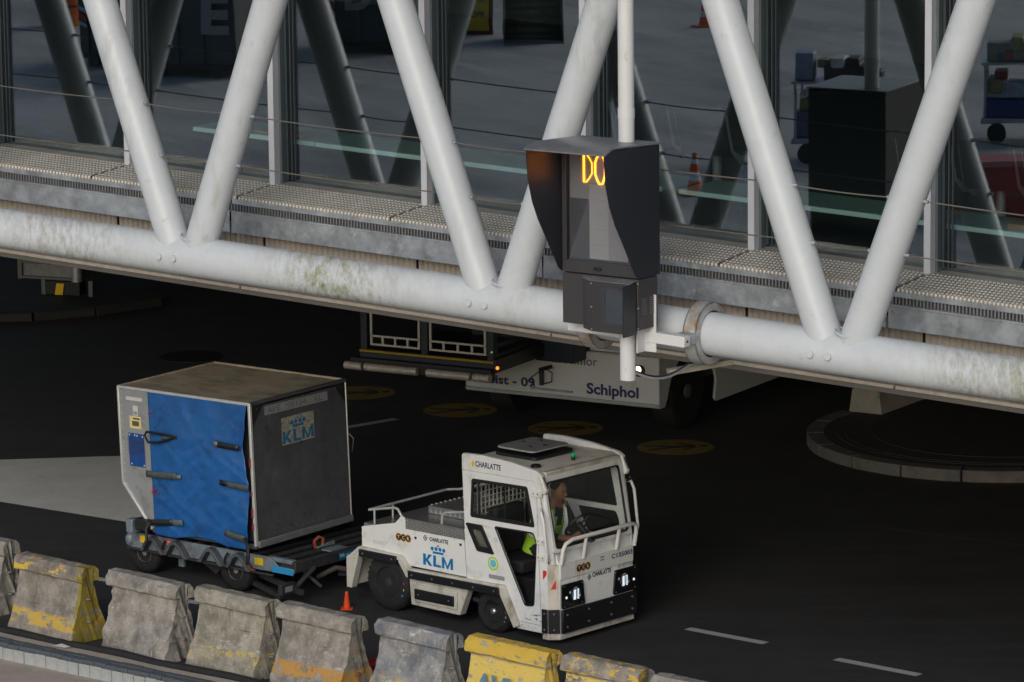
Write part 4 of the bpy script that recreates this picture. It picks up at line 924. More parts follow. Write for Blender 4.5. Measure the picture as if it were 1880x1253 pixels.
# ------------------------------------------------------------------ dolly
DF = frame(ground(450, 1083), -40.35)
dol = tag(empty('container_dolly', DF), 'blue grey container dolly with roller deck carrying the blue curtained container', 'dolly')
DX0, DX1, DY0, DY1 = -1.62, .90, -.15, 1.75
b = B(); b.box((DX0, DY0 + .08, .33), (DX1 - .06, DY1, .41)); b.build('bed_frame', DOLLYD, dol, bevel=.01)
b = B(); b.prism([(DX0, DY0, .27), (DX1 - .25, DY0, .31), (DX1 - .02, DY0, .33), (DX1 - .02, DY0, .38), (DX1 - .25, DY0, .38), (DX1 - .36, DY0, .46), (DX1 - .46, DY0, .47), (DX0 + .05, DY0, .46), (DX0, DY0, .42)], (0, .03, 0)); sidep = b.build('side_plate', DOLLY, dol, bevel=.008)
b = B(); b.box((DX0 - .02, DY0 - .05, .27), (DX1 - .30, DY0, .292)); b.build('bumper_lip', DOLLYD, dol, bevel=.008)
b = B(); b.sphere((DX0 - .02, DY0 + .02, .36), .06, .05, .08, 12, 8); b.build('corner_roller', DOLLY, dol)
b = B(); b.box((DX1 - .34, DY0 - .012, .31), (DX1 - .02, DY0 - .001, .385)); b.build('corner_plate', DOLLYB, dol, bevel=.008)
for k, x in enumerate((-1.22, -.86, -.32, .10)):      # arched feet along the side
    b = B(); w2 = .17
    o_ = [(x - w2, .29), (x - w2 * .35, .445), (x - .02, .465), (x + .03, .462), (x + w2 * .5, .42), (x + w2 * 1.15, .285)]; i_ = [(x + w2 * .85, .285), (x + w2 * .35, .39), (x + .01, .43), (x - w2 * .25, .41), (x - w2 * .7, .29)]
    b.prism([(p[0], DY0 - .09, p[1]) for p in o_ + i_], (0, .09, 0)); b.build('arched_guard', M('guard_dark', (.11, .12, .13), .5, .3, .3, 8), dol, bevel=.004)
for x, c in ((-1.06, DOLLYD), (-.10, RUST)):
    b = B(); b.path([(x - .02, DY0 - .04, .32), (x, DY0 - .05, .38), (x + .04, DY0 - .05, .44)], .014, 8); b.build('locking_lever', BLACKM, dol)
b = B(); b.path([(.26, DY0 - .10, .42), (.34, DY0 - .11, .33), (.40, DY0 - .10, .32)], .012, 8); b.build('release_handle', RUST, dol)
for x0, lab, m_ in ((DX0 + .16, 'yellow_sticker', YEL), (.30, 'yellow_sticker', YEL)):
    b = B(); b.box((x0, DY0 - .006, .36), (x0 + .13, DY0 - .001, .44)); b.build(lab, m_, dol)
b = B(); b.box((-1.06, DY0 - .006, .385), (-.95, DY0 - .001, .445)); b.build('red_sticker', REDP, dol)
b = B(); b.box((-1.045, DY0 - .008, .395), (-.965, DY0 - .0065, .405)); b.box((-1.045, DY0 - .008, .42), (-.965, DY0 - .0065, .43)); b.build('sticker_print', LABEL, dol)
for k in range(11):
    x = DX0 + .12 + k * .215
    b = B(); b.cyl((x, DY0 + .10, .435), (x, DY1 - .05, .435), .028, seg=12); b.build('deck_roller', DOLLYD, dol)
# front cross member with blue sticker
b = B(); b.box((DX1 - .06, DY0 + .01, .34), (DX1, DY1, .46)); b.build('front_beam', DOLLYD, dol, bevel=.008)
b = B(); b.box((DX1 - .45, DY0 + .03, .42), (DX1 - .06, DY0 + .10, .465)); b.build('corner_tray', DOLLY, dol, bevel=.006)
b = B(); b.poly([(.55, .355, .003), (1.10, .355, .003), (1.10, .445, .003), (.55, .445, .003)]); b.build('blue_sticker', M('sticker_blue', (.0, .11, .25), .4), dol, loc=YZ(DX1), smooth=False, normals=False)
text('Bully  me by', 'sticker_lettering', YZ(DX1), .57, .375, .20, .05, LABEL, dol, .01, .004)
text('KLM', 'sticker_lettering', YZ(DX1), .79, .372, .14, .055, LABEL, dol, .03, .004)
text('staff', 'sticker_lettering', YZ(DX1), .95, .375, .12, .05, M('sticker_pale', (.2, .36, .5), .5), dol, .01, .004)
b = B(); b.box((.62, .52, .44), (.84, .80, .455)); b.prism([(.60, .52, .455), (.60, .80, .455), (.60, .80, .50), (.60, .52, .475)], (.02, 0, 0)); b.build('stop_plate', DOLLY, dol, bevel=.004)
b = B(); b.path([(.56, .55, .45), (.56, .53, .53), (.58, .58, .57), (.60, .63, .55), (.60, .62, .46)], .02, 8); b.build('orange_hook', RUST, dol)
# running gear
for x in (-1.44, -.03):
    for yo, d_ in ((-.13, 1), (1.66, -1)):
        wheel(dol, x, .235, .17, yo, d_, .115, mat=RUB)
    b = B(); b.cyl((x, .1, .22), (x, 1.5, .22), .04, seg=10); b.build('axle', DOLLYD, dol)
b = B(); b.prism([(-.78, .02, .26), (-.30, .02, .26), (-.46, .02, .10)], (0, .12, 0)); b.build('brake_plate', DOLLYD, dol, bevel=.004)
b = B(); b.box((-.98, -.04, .13), (-.90, .0, .27)); b.build('bracket', DOLLY, dol, bevel=.004)
b = B(); b.beam((.15, .05, .20), (1.05, -.20, .16), .05, .06); b.build('steering_bar', DOLLYD, dol, bevel=.005)
b = B(); b.beam((.10, .0, .11), (.78, -.24, .08), .06, .05); b.build('steering_bar', DOLLYD, dol, bevel=.005)
b = B(); b.box((.84, -.36, .13), (.90, -.14, .25)); b.build('number_plate_holder', DOLLYD, dol, bevel=.005)
b = B(); b.box((.901, -.31, .16), (.905, -.20, .22)); b.build('number_plate', LABELG, dol)
b = B(); b.beam((.86, -.14, .16), (.96, .10, .38), .05, .035); b.beam((.78, .02, .38), (.96, .2, .14), .05, .035); b.build('scissor_arm', DOLLYD, dol, bevel=.004)
b = B(); b.path([(.80, .30, .20), (.95, .45, .30), (1.10, .62, .26), (1.2, .75, .22)], .03, 8); b.build('tow_spring', M('rusty_dark', (.05, .042, .035), .8, 0, .3, 14), dol)
b = B(); b.beam((.85, .62, .20), (1.62, .74, .24), .10, .05); b.build('tow_bar', DOLLYD, dol, bevel=.006)
b = B(); b.beam((1.15, .58, .30), (1.50, .66, .27), .12, .04); b.build('tow_bar_plate', DOLLY, dol, bevel=.006)

# ------------------------------------------------------------------ air cargo container
co = Vector((-4.33, 47.458, .519)); yaw, ti, tj = -0.704, .016, .022
ex = Vector((math.cos(yaw), math.sin(yaw), ti)).normalized(); ey = Vector((-math.sin(yaw), math.cos(yaw), tj)); ey = (ey - ex * ex.dot(ey)).normalized(); ez = ex.cross(ey)
CM = Matrix.Identity(4)
for i in range(3): CM[i][0] = ex[i]; CM[i][1] = ey[i]; CM[i][2] = ez[i]; CM[i][3] = co[i]
con = tag(empty('cargo_container', CM), 'dented grey air cargo container with a blue curtain door and airline poster on the dolly', 'container')
L_, W_, H_ = 2.007, 1.534, 1.626
prof = [(0, .53), (.43, .03), (L_, .03), (L_, H_), (0, H_)]
b = B(); b.prism([(x, .16, z) for x, z in [(0.01, .53), (.44, .04), (L_ - .01, .04), (L_ - .01, H_ - .06), (.01, H_ - .06)]], (0, W_ - .17, 0)); b.build('shell', CONTD, con)
b = B(); n1, n2 = 14, 10
vs = [[b.bm.verts.new((L_ * i / n1, W_ * j / n2, H_ - .012 + .010 * noise.noise(Vector((i * .5, j * .5, 0))) - .012 * math.sin(math.pi * j / n2) * math.sin(math.pi * i / n1))) for j in range(n2 + 1)] for i in range(n1 + 1)]
for i in range(n1):
    for j in range(n2): b.face([vs[i][j], vs[i + 1][j], vs[i + 1][j + 1], vs[i][j + 1]])
b.build('top_sheet', TOPA, con)
b = B(); b.box((.01, .0, 1.0), (.012, W_, H_ - .02)); b.build('side_sheet', ALU, con)
b = B(); b.prism([(.012, .005, 1.60), (.012, .005, .53), (.415, .005, .06), (.47, .005, .03), (.47, .005, 1.60)], (0, .02, 0)); lp = b.build('left_panel', ALU, con)
for k in range(13):
    z = .58 + k * .082
    b = B(); b.sphere((.035, .003, z), .007, .004, .007, 6, 4); b.build('rivet', ALUE, lp)
for k in range(5):
    t = k / 4.5; b = B(); b.sphere((.04 + .37 * t, .003, .51 - .42 * t), .007, .004, .007, 6, 4); b.build('rivet', ALUE, lp)
b = B(); b.box((L_, .04, .10), (L_ + .006, W_ - .02, H_ - .05)); rp = b.build('right_panel', CONTD, con)
for k in range(16):
    for z in (.14, H_ - .075):
        b = B(); b.sphere((L_ + .008, .10 + k * .09, z), .004, .006, .006, 6, 4); b.build('rivet', GALVD, rp)
b = B(); b.box((L_ + .0, .02, .02), (L_ + .035, W_, .095)); b.build('base_rail', GALVD, con, bevel=.006)
for p, q, w_, m_ in (((0, 0, H_ - .01), (L_, 0, H_ - .01), .034, ALUE), ((L_ - .0, 0, .04), (L_ - .0, 0, H_), .036, ALUE), ((L_, W_, .04), (L_, W_, H_), .018, ALUE), ((L_, 0, H_ - .01), (L_, W_, H_ - .01), .04, CONTD),
                   ((0, 0, .53), (0, 0, H_), .03, ALUE), ((0, 0, .53), (.42, 0, .04), .03, ALUE), ((0, 0, H_ - .01), (0, W_, H_ - .01), .03, TOPA), ((0, W_, H_ - .01), (L_, W_, H_ - .01), .03, TOPA), ((.42, .02, .03), (L_, .02, .03), .05, CONTD)):
    b = B(); b.beam(p, q, w_, w_); b.build('edge_rail', m_, con, bevel=.006)
b = B(); b.poly([(L_ + .009, .03, H_ - .03), (L_ + .009, .22, H_ - .03), (L_ + .009, .03, H_ - .26)]); b.build('corner_gusset', BLACKM, con, smooth=False)
b = B(); b.poly([(L_ + .009, W_ - .03, H_ - .03), (L_ + .009, W_ - .20, H_ - .03), (L_ + .009, W_ - .03, H_ - .26)]); b.build('corner_gusset', BLACKM, con, smooth=False)
# curtain with folds: edge bulges in where the black gap shows
b = B(); nx, nz = 90, 100; grid = []
def right_edge(z):
    pts = [(0, 1.87), (.10, 1.90), (.40, 1.93), (.70, 1.96), (.82, 1.93), (1.13, 1.87), (1.35, 1.925), (1.61, 1.965)]
    for (z0, x0), (z1, x1) in zip(pts, pts[1:]):
        if z <= z1: t = (z - z0) / (z1 - z0); t = t * t * (3 - 2 * t); return x0 + (x1 - x0) * t
    return pts[-1][1]
def bottom(x):
    t = (x - .46) / 1.45
    return .0 + (.055 * math.sin(math.pi * min(1, max(0, (t - .25) / .55))) if t > .25 else 0) - .01
for i in range(nx + 1):
    row = []
    for j in range(nz + 1):
        z = bottom(.46 + 1.45 * i / nx) + (1.605 - bottom(.46 + 1.45 * i / nx)) * j / nz; x = .465 + (right_edge(z) - .465) * i / nx
        u_, v_ = i / nx, j / nz
        y = -.022 + .028 * noise.noise(Vector((x * 2.2 + z * 1.3, z * 1.6 - x, 3))) + .006 * noise.noise(Vector((x * 7 + z * 4, z * 9 - x * 5, 1))) + .002 * noise.noise(Vector((x * 22, z * 17 + x * 9, 5)))
        y += .030 * (abs(noise.noise(Vector((x * 1.6 + z * 2.6, (z - x) * .7, 8)))) ** .6) - .014 * (abs(noise.noise(Vector(((x - z * 1.1) * 3.4, (z + x) * .9, 2)))) ** .5)
        y -= .028 * math.sin(math.pi * u_) * (1 - v_ * .6)
        edge = min(1, (1 - v_) * 8) * min(1, u_ * 8); y = -.012 + (y + .012) * edge
        row.append(b.bm.verts.new((x, y, z)))
    grid.append(row)
for i in range(nx):
    for j in range(nz): b.face([grid[i][j], grid[i + 1][j], grid[i + 1][j + 1], grid[i][j + 1]])
cur = b.build('curtain_door', BLUEC, con)
md = cur.modifiers.new('thick', 'SOLIDIFY'); md.thickness = .006
def strapmesh(x0, z0, x1, z1, w_=.055, name='strap', mat=STRAP, y=-.068, curl=.01):
    b = B(); n = 8; d = Vector((x1 - x0, 0, z1 - z0)); nrm = Vector((-d.z, 0, d.x)).normalized() * w_ / 2
    pa = [b.bm.verts.new(Vector((x0, y - curl * math.sin(math.pi * k / n) - (.004 * k / n), z0)) + d * k / n + nrm) for k in range(n + 1)]
    pb = [b.bm.verts.new(Vector((x0, y - curl * math.sin(math.pi * k / n), z0)) + d * k / n - nrm) for k in range(n + 1)]
    for k in range(n): b.face([pa[k], pa[k + 1], pb[k + 1], pb[k]])
    o = b.build(name, mat, con); m_ = o.modifiers.new('t', 'SOLIDIFY'); m_.thickness = .005; return o
strapmesh(.70, 1.12, .93, 1.15, .05)
b = B(); b.path([(.93, -.07, 1.15), (.75, -.10, 1.17), (.50, -.09, 1.17), (.445, -.07, 1.12), (.50, -.08, 1.05), (.68, -.09, 1.07), (.90, -.07, 1.14)], .014, 6); b.build('strap_loop', BLACK, con)
strapmesh(.43, .685, .90, .705, .075); strapmesh(.90, .702, .97, .705, .05, mat=GALVD)
strapmesh(.46, .135, .80, .175, .07, mat=BLACKM); strapmesh(.80, .175, .96, .19, .07, mat=M('strap_teal', (.10, .15, .17), .7))
strapmesh(1.54, 1.14, 1.87, 1.13, .065, mat=BLACKM); strapmesh(1.50, 1.145, 1.56, 1.142, .055, mat=GALVD)
strapmesh(1.66, .71, 1.99, .70, .065); strapmesh(1.56, .72, 1.67, .71, .06, mat=BLACK)
strapmesh(1.60, .16, 1.91, .12, .075)
b = B(); b.path([(1.90, -.07, .13), (1.97, -.10, .06), (1.99, -.12, -.05), (1.98, -.13, -.14)], .022, 7); b.build('hanging_strap', BLACK, con)
b = B(); b.path([(.45, -.05, .14), (.40, -.08, .06), (.42, -.10, -.06), (.38, -.11, -.15)], .018, 7); b.build('hanging_strap', BLACKM, con)
b = B(); b.box((.10, -.10, -.02), (.20, .02, .14)); b.build('side_lock', DOLLY, con, bevel=.01); b = B(); b.box((.20, -.06, .02), (.40, .04, .15)); b.build('side_lock_arm', BLACKM, con, bevel=.01)
# stickers on the left panel
def stk(x0, x1, z0, z1, mat, nm='sticker', y=.002, tilt=0): b = B(); b.prism([(x0, y, z0), (x1, y, z0 - tilt), (x1, y, z1 - tilt), (x0, y, z1)], (0, -.002, 0)); return b.build(nm, mat, con, smooth=False)
stk(.11, .36, 1.475, 1.515, LABEL); stk(.21, .29, 1.31, 1.42, LABEL); stk(.22, .28, 1.345, 1.352, INK, 'sticker_print', .0); stk(.22, .28, 1.325, 1.334, INK, 'sticker_print', .0)
stk(.15, .33, 1.16, 1.30, LABELY); stk(.19, .295, 1.19, 1.245, M('print_olive', (.10, .11, .06), .6), 'sticker_print', .0); stk(.21, .31, 1.265, 1.28, INK, 'sticker_print', .0)
stk(.12, .36, .73, 1.105, POUCH, 'document_pouch', .0)
b = B()
g2 = [[b.bm.verts.new((.115 + .25 * i / 6, -.012 - .012 * abs(noise.noise(Vector((i * .9, j * .9, 0)))), .86 + .20 * j / 6)) for j in range(7)] for i in range(7)]
for i in range(6):
    for j in range(6): b.face([g2[i][j], g2[i + 1][j], g2[i + 1][j + 1], g2[i][j + 1]])
b.build('plastic_cover', PLAS, con)
for x, z in ((.14, 1.085), (.34, 1.075), (.15, .755), (.345, .75), (.22, 1.083), (.255, 1.081)):
    b = B(); b.sphere((x, -.003, z), .010, .004, .010, 8, 4); b.build('pouch_stud', ALUE, con)
b = B()
for k in range(26):
    x = random.gauss(.50, .03); z = random.choice([1.36, .52, .46]) + random.gauss(0, .02); s_ = random.uniform(.008, .022)
    b.poly([(x, -.045, z), (x + s_ * 2.2, -.045, z + s_ * .3), (x + s_, -.045, z + s_)])
b.build('red_paint_marks', M('red_marks', (.25, .03, .05), .6), con, smooth=False, kind='stuff')
for z0, z1 in ((.92, 1.02), (.36, .46), (.22, .30), (.60, .64)):
    b = B(); b.box((L_ - .028, -.0235, z0), (L_ + .0, -.0215, z1)); b.build('red_scrape', M('red_marks', (.25, .03, .05), .6), con, smooth=False)
# number strip and poster on the dark panel
RPB = YZ(L_ + .0065)
b = B(); b.poly([(.22, 1.455, .001), (1.23, 1.445, .001), (1.23, 1.545, .001), (.22, 1.555, .001)]); b.build('number_strip', LABELG, con, loc=RPB, smooth=False, normals=False)
FADE = M('faded_ink', (.12, .15, .18), .6, 0, .35, 25)
text('AKE', 'container_number', RPB, .27, 1.468, .20, .066, FADE, con, .01, .003); text('98134', 'container_number', RPB, .58, 1.466, .30, .066, FADE, con, .0, .003); text('KL', 'container_number', RPB, 1.02, 1.464, .12, .066, FADE, con, .0, .003)
POST = M('poster_worn', (.33, .32, .27), .6, 0, .2, 9, [((.12, .11, .09), .52, .6, 26, (1, 1.6, .5)), ((.45, .28, .15), .66, .72, 12, (1, 1, 1))])
b = B(); b.poly([(.475, 1.07, .001), (.995, 1.07, .001), (.995, 1.375, .001), (.475, 1.375, .001)]); b.build('airline_poster', POST, con, loc=RPB, smooth=False, normals=False)
logo_klm(RPB @ Matrix.Translation((0, 0, .001)), .485, 1.085, .495, .275, M('poster_blue', (.02, .15, .30), .5, 0, .2, 20), con)
b = B(); b.path([(L_ - .1, W_ + .02, 1.1), (L_ + .05, W_ + .04, .95), (L_ + .03, W_ + .03, .80)], .008, 6); b.build('cord', BLACK, con)

# ------------------------------------------------------------------ lift truck under the pier
KF = frame((1.86, 54.345, 0), -30)
trk = tag(empty('lift_truck', KF), 'white passenger lift truck with lettered front panel standing in the dark under the bridge', 'truck')
TB = M('truck_body', (.62, .64, .655), .42, 0, .03, 3, [((.25, .23, .2), .60, .8, 3, (1, 1, .5))])
arc = [(.92 + .70 * math.cos(R(t)), .38 + .68 * math.sin(R(t))) for t in range(178, 1, -11)]
b = B(); b.box((-2.86, 0, .47), (-.0, .10, 1.08)); b.build('front_bumper_panel', TB, trk, bevel=.02)
b = B(); b.prism([(-2.86, -.012, .468), (-2.86, .03, .42), (-2.86, .10, .42), (-2.86, .10, .468)], (2.86, 0, 0)); b.build('bumper_lip', TB, trk, bevel=.005)
b = B(); b.prism([(-1.75, .06, 1.08), (-1.30, .0, 1.26), (0, .0, 1.26), (0, .0, 1.08), (0, .10, 1.08), (0, .1, 1.26), (-1.30, .1, 1.26), (-1.75, .10, 1.08)], (0, .02, 0)); b.box((-1.6, .10, 1.08), (0, .3, 1.36)); b.build('front_upper_panel', TB, trk, bevel=.01)
b = B(); b.box((-1.30, .35, 1.30), (0, .8, 2.6)); b.build('operator_cab', TB, trk, bevel=.03)
b = B(); b.box((-2.8, .35, 1.10), (-1.32, .6, 2.4)); b.build('lift_mast', TRUCKB, trk, bevel=.02)
side_ = [(.04, .42)] + [(y, z) for y, z in arc] + [(1.64, .25), (6.5, .12), (6.5, 1.36), (.04, 1.36)]
plate('side_skirt', [(.04, .42), (.16, .42)] + arc[1:-1] + [(1.55, .30), (1.60, .25), (6.5, .25), (6.5, 1.5), (.04, 1.36)], [], .04, TB, trk, YZ(-.02))
b = B(); b.box((-2.82, .12, .60), (-.05, 6.5, 1.34)); b.build('frame', BLACKM, trk)
b = B(); b.box((-2.86, .8, 1.36), (0, 6.5, 3.3)); b.build('cabin_box', TB, trk, bevel=.03)
for x, d_ in ((-.06, -1), (-2.80, 1)):
    for y in (.92, 5.4):
        h_ = empty('wheel', Matrix.Translation((x, y, .49)) @ Matrix.Rotation(R(90 if d_ < 0 else -90), 4, 'Y'), parent=trk)
        b = B(); b.lathe([(.26, -.02), (.40, .01), (.46, -.01), (.49, -.05), (.49, -.28), (.46, -.32), (.26, -.3)], 36); b.build('tyre', RUB, h_)
        b = B(); b.lathe([(.26, -.03), (.22, -.08), (.10, -.09), (.09, .0), (.005, .01)], 20); b.build('rim', M('rim_grey', (.15, .15, .15), .5, .3), h_)
TX = XZ(-.0015)
text('Assist - 09', 'truck_lettering', TX, -2.72, .545, .91, .125, NAVY, trk, .03, .003); text('Schiphol', 'truck_lettering', TX, -1.05, .49, .76, .19, NAVY, trk, .035, .003)
text('bulmor', 'maker_lettering', XZ(-.0015), -1.39, .90, .50, .12, M('bulmor_grey', (.06, .06, .07), .5), trk, .0, .003)
b = B(); b.poly([(-1.56, .90, .002), (-1.42, .90, .002), (-1.42, .99, .002), (-1.50, .99, .002)]); b.build('maker_badge', REDP, trk, loc=XZ(-.0015), smooth=False)
b = B(); b.box((-1.85, -.06, .53), (-1.25, .0, .55)); b.build('step', GALV, trk)
b = B(); b.path([(-1.80, -.03, .56), (-1.80, -.12, .70), (-1.60, -.12, .84), (-1.50, -.10, .78), (-1.52, -.08, .66), (-1.70, -.06, .60)], .008, 6); b.build('hose_loop', BLACK, trk)
b = B(); b.cyl((-1.68, -.06, .60), (-1.68, -.06, .80), .03, seg=8); b.beam((-1.70, -.06, .80), (-1.52, -.10, .86), .05, .05); b.build('coupling', BLACK, trk)
b = B(); b.cyl((-.27, -.05, .90), (-.27, .0, .90), .075, seg=16); b.build('lamp_housing', BLACK, trk)
b = B(); b.sphere((-.27, -.055, .92), .045, .015, .045, 12, 8); b.build('work_lamp', LAMPW, trk)
for x, z in ((-.10, 1.22), (-.20, 1.22), (-.10, 1.14), (-.20, 1.14)):
    b = B(); b.cyl((x, -.006, z), (x, .0, z), .03, seg=10); b.build('socket_cover', BLACK if z < 1.2 else YLINE, trk)
# lift platform in front of it
px0, px1, py, pz = -3.47, -1.50, -1.60, 1.08
b = B(); b.box((px0, py, pz), (px1, .20, pz + .07)); b.build('platform_floor', TRUCKB, trk, bevel=.01)
b = B(); b.box((px0, py - .005, pz + .072), (px1, py + .06, pz + .10)); b.build('yellow_edge', YLINE, trk)
for x0, x1 in ((px0 - .16, px0 + .10), (px0 + .14, px0 + .92), (px0 + 1.06, px0 + 1.70), (px0 + 1.74, px0 + 1.98)):
    b = B(); b.cyl((x0, py - .10, pz - .10), (x1, py - .10, pz - .10), .052, seg=14); b.build('buffer_tube', BUFF, trk, bevel=.006)
b = B(); b.box((px0 - .1, py - .07, pz - .14), (px1, py + .05, pz)); b.build('buffer_carrier', BLACK, trk)
for x in (px0 + .0, px0 + .90, px1 - .10):
    b = B(); b.box((x, py + .02, pz + .07), (x + .10, py + .12, pz + 1.5)); b.build('platform_post', TRUCKB, trk, bevel=.008)
SIL = M('gate_silver', (.50, .47, .42), .4, .2, .1)
for x0, x1 in ((px0 + .14, px0 + .88), (px0 + 1.02, px1 - .12)):
    g_ = empty('gate', Matrix.Translation((0, 0, 0)), parent=trk); z0, z1 = pz + .16, pz + .70
    for q0, q1 in (((x0, z0), (x1, z0 + .025)), ((x0, z0 + .11), (x1, z0 + .135)), ((x0, z1), (x1, z1 + .03)), ((x0, z0 + .02), (x0 + .03, z1)), ((x1 - .03, z0 + .02), (x1, z1))):
        b = B(); b.box((q0[0], py + .03, q0[1]), (q1[0], py + .05, q1[1])); b.build('gate_bar', SIL, g_)
    for k in range(1, 4):
        x = x0 + (x1 - x0) * k / 4; b = B(); b.box((x - .015, py + .031, z0 + .02), (x + .015, py + .049, z0 + .12)); b.build('gate_bar', SIL, g_)
for z in (pz + .15, pz + .28, pz + .42):
    b = B(); b.beam((px1 - .03, py + .1, z), (px1 - .03, .2, z + .0), .03, .05); b.build('side_rail', BLACK, trk)
b = B(); b.prism([(px1, py, pz - .05), (px1, .2, pz - .02), (px1, .2, pz + .16), (px1, py, pz + .12)], (.03, 0, 0)); b.build('side_beam', BLACK, trk)
b = B(); b.box((px1 - .1, -.35, pz - .1), (px1 + .45, .12, pz + .8)); b.build('hinge_block', TRUCKB, trk, bevel=.01)
b = B(); b.sphere((px1 + .05, py + .02, pz + .02), .022, seg=8, rings=6); b.build('marker_lamp', LAMPR, trk)
b = B(); b.sphere((px1 - .02, py - .0, pz + .22), .014, seg=8, rings=6); b.build('green_marker', M('green_led', (.3, .6, .1), .4, emis=.5), trk)

# ------------------------------------------------------------------ far dolly under the pier, far kerb
fd = ground(36, 540); FFm = frame(fd, -22)
FFm = FFm @ Matrix.Scale(.88, 4)
t = tag(empty('flat_dolly', FFm), 'grey steel flat dolly parked in the dark at the far left under the bridge', 'dolly')
GD = M('dolly_grey', (.13, .14, .15), .5, .3, .15, 6)
b = B(); b.box((0, 0, .28), (1.05, .04, .33)); b.box((0, 0, .55), (1.05, .04, .61)); b.build('rim_rail', GD, t, bevel=.006)
b = B(); b.box((.02, .05, .33), (1.0, .07, .55)); b.build('inner_rail', GALVD, t)
b = B(); b.lathe([(.10, .26), (.10, .62), (.02, .62)], 16, Matrix.Translation((1.08, .10, 0))); b.build('corner_roller', GALV, t)
b = B(); b.box((1.10, .1, .28), (1.16, 3.0, .60)); b.build('side_rail', GD, t, bevel=.006)
b = B(); b.box((.0, .05, .60), (1.1, 3.0, .62)); b.build('deck', GALVD, t)
b = B(); b.box((-.02, -.01, .27), (.06, .06, .62)); b.build('corner_post', GD, t)
for x in (.38, 1.3):
    b = B(); b.box((x, .1, .0), (x + .08, .2, .28)); b.build('leg', GD, t)
b = B(); b.prism([(.68, .02, .02), (.83, .02, .02), (.87, .02, .22), (.72, .02, .22)], (0, .02, 0)); b.build('yellow_reflector', YEL, t)
b = B(); b.box((.5, .05, .02), (1.15, .3, .25)); b.build('axle_box', BLACK, t)
for p0, p1 in ((ground(-60, 590), ground(60, 588)), (ground(62, 588), ground(170, 578)), (ground(172, 578), ground(290, 560))):
    d_ = (p1 - p0); b = B(); b.beam((p0.x, p0.y, .05), (p1.x, p1.y, .05), .22, .14); tag(b.build('far_kerb_stone', M('far_kerb', (.028, .027, .026), .9), bevel=.01), kind='structure')

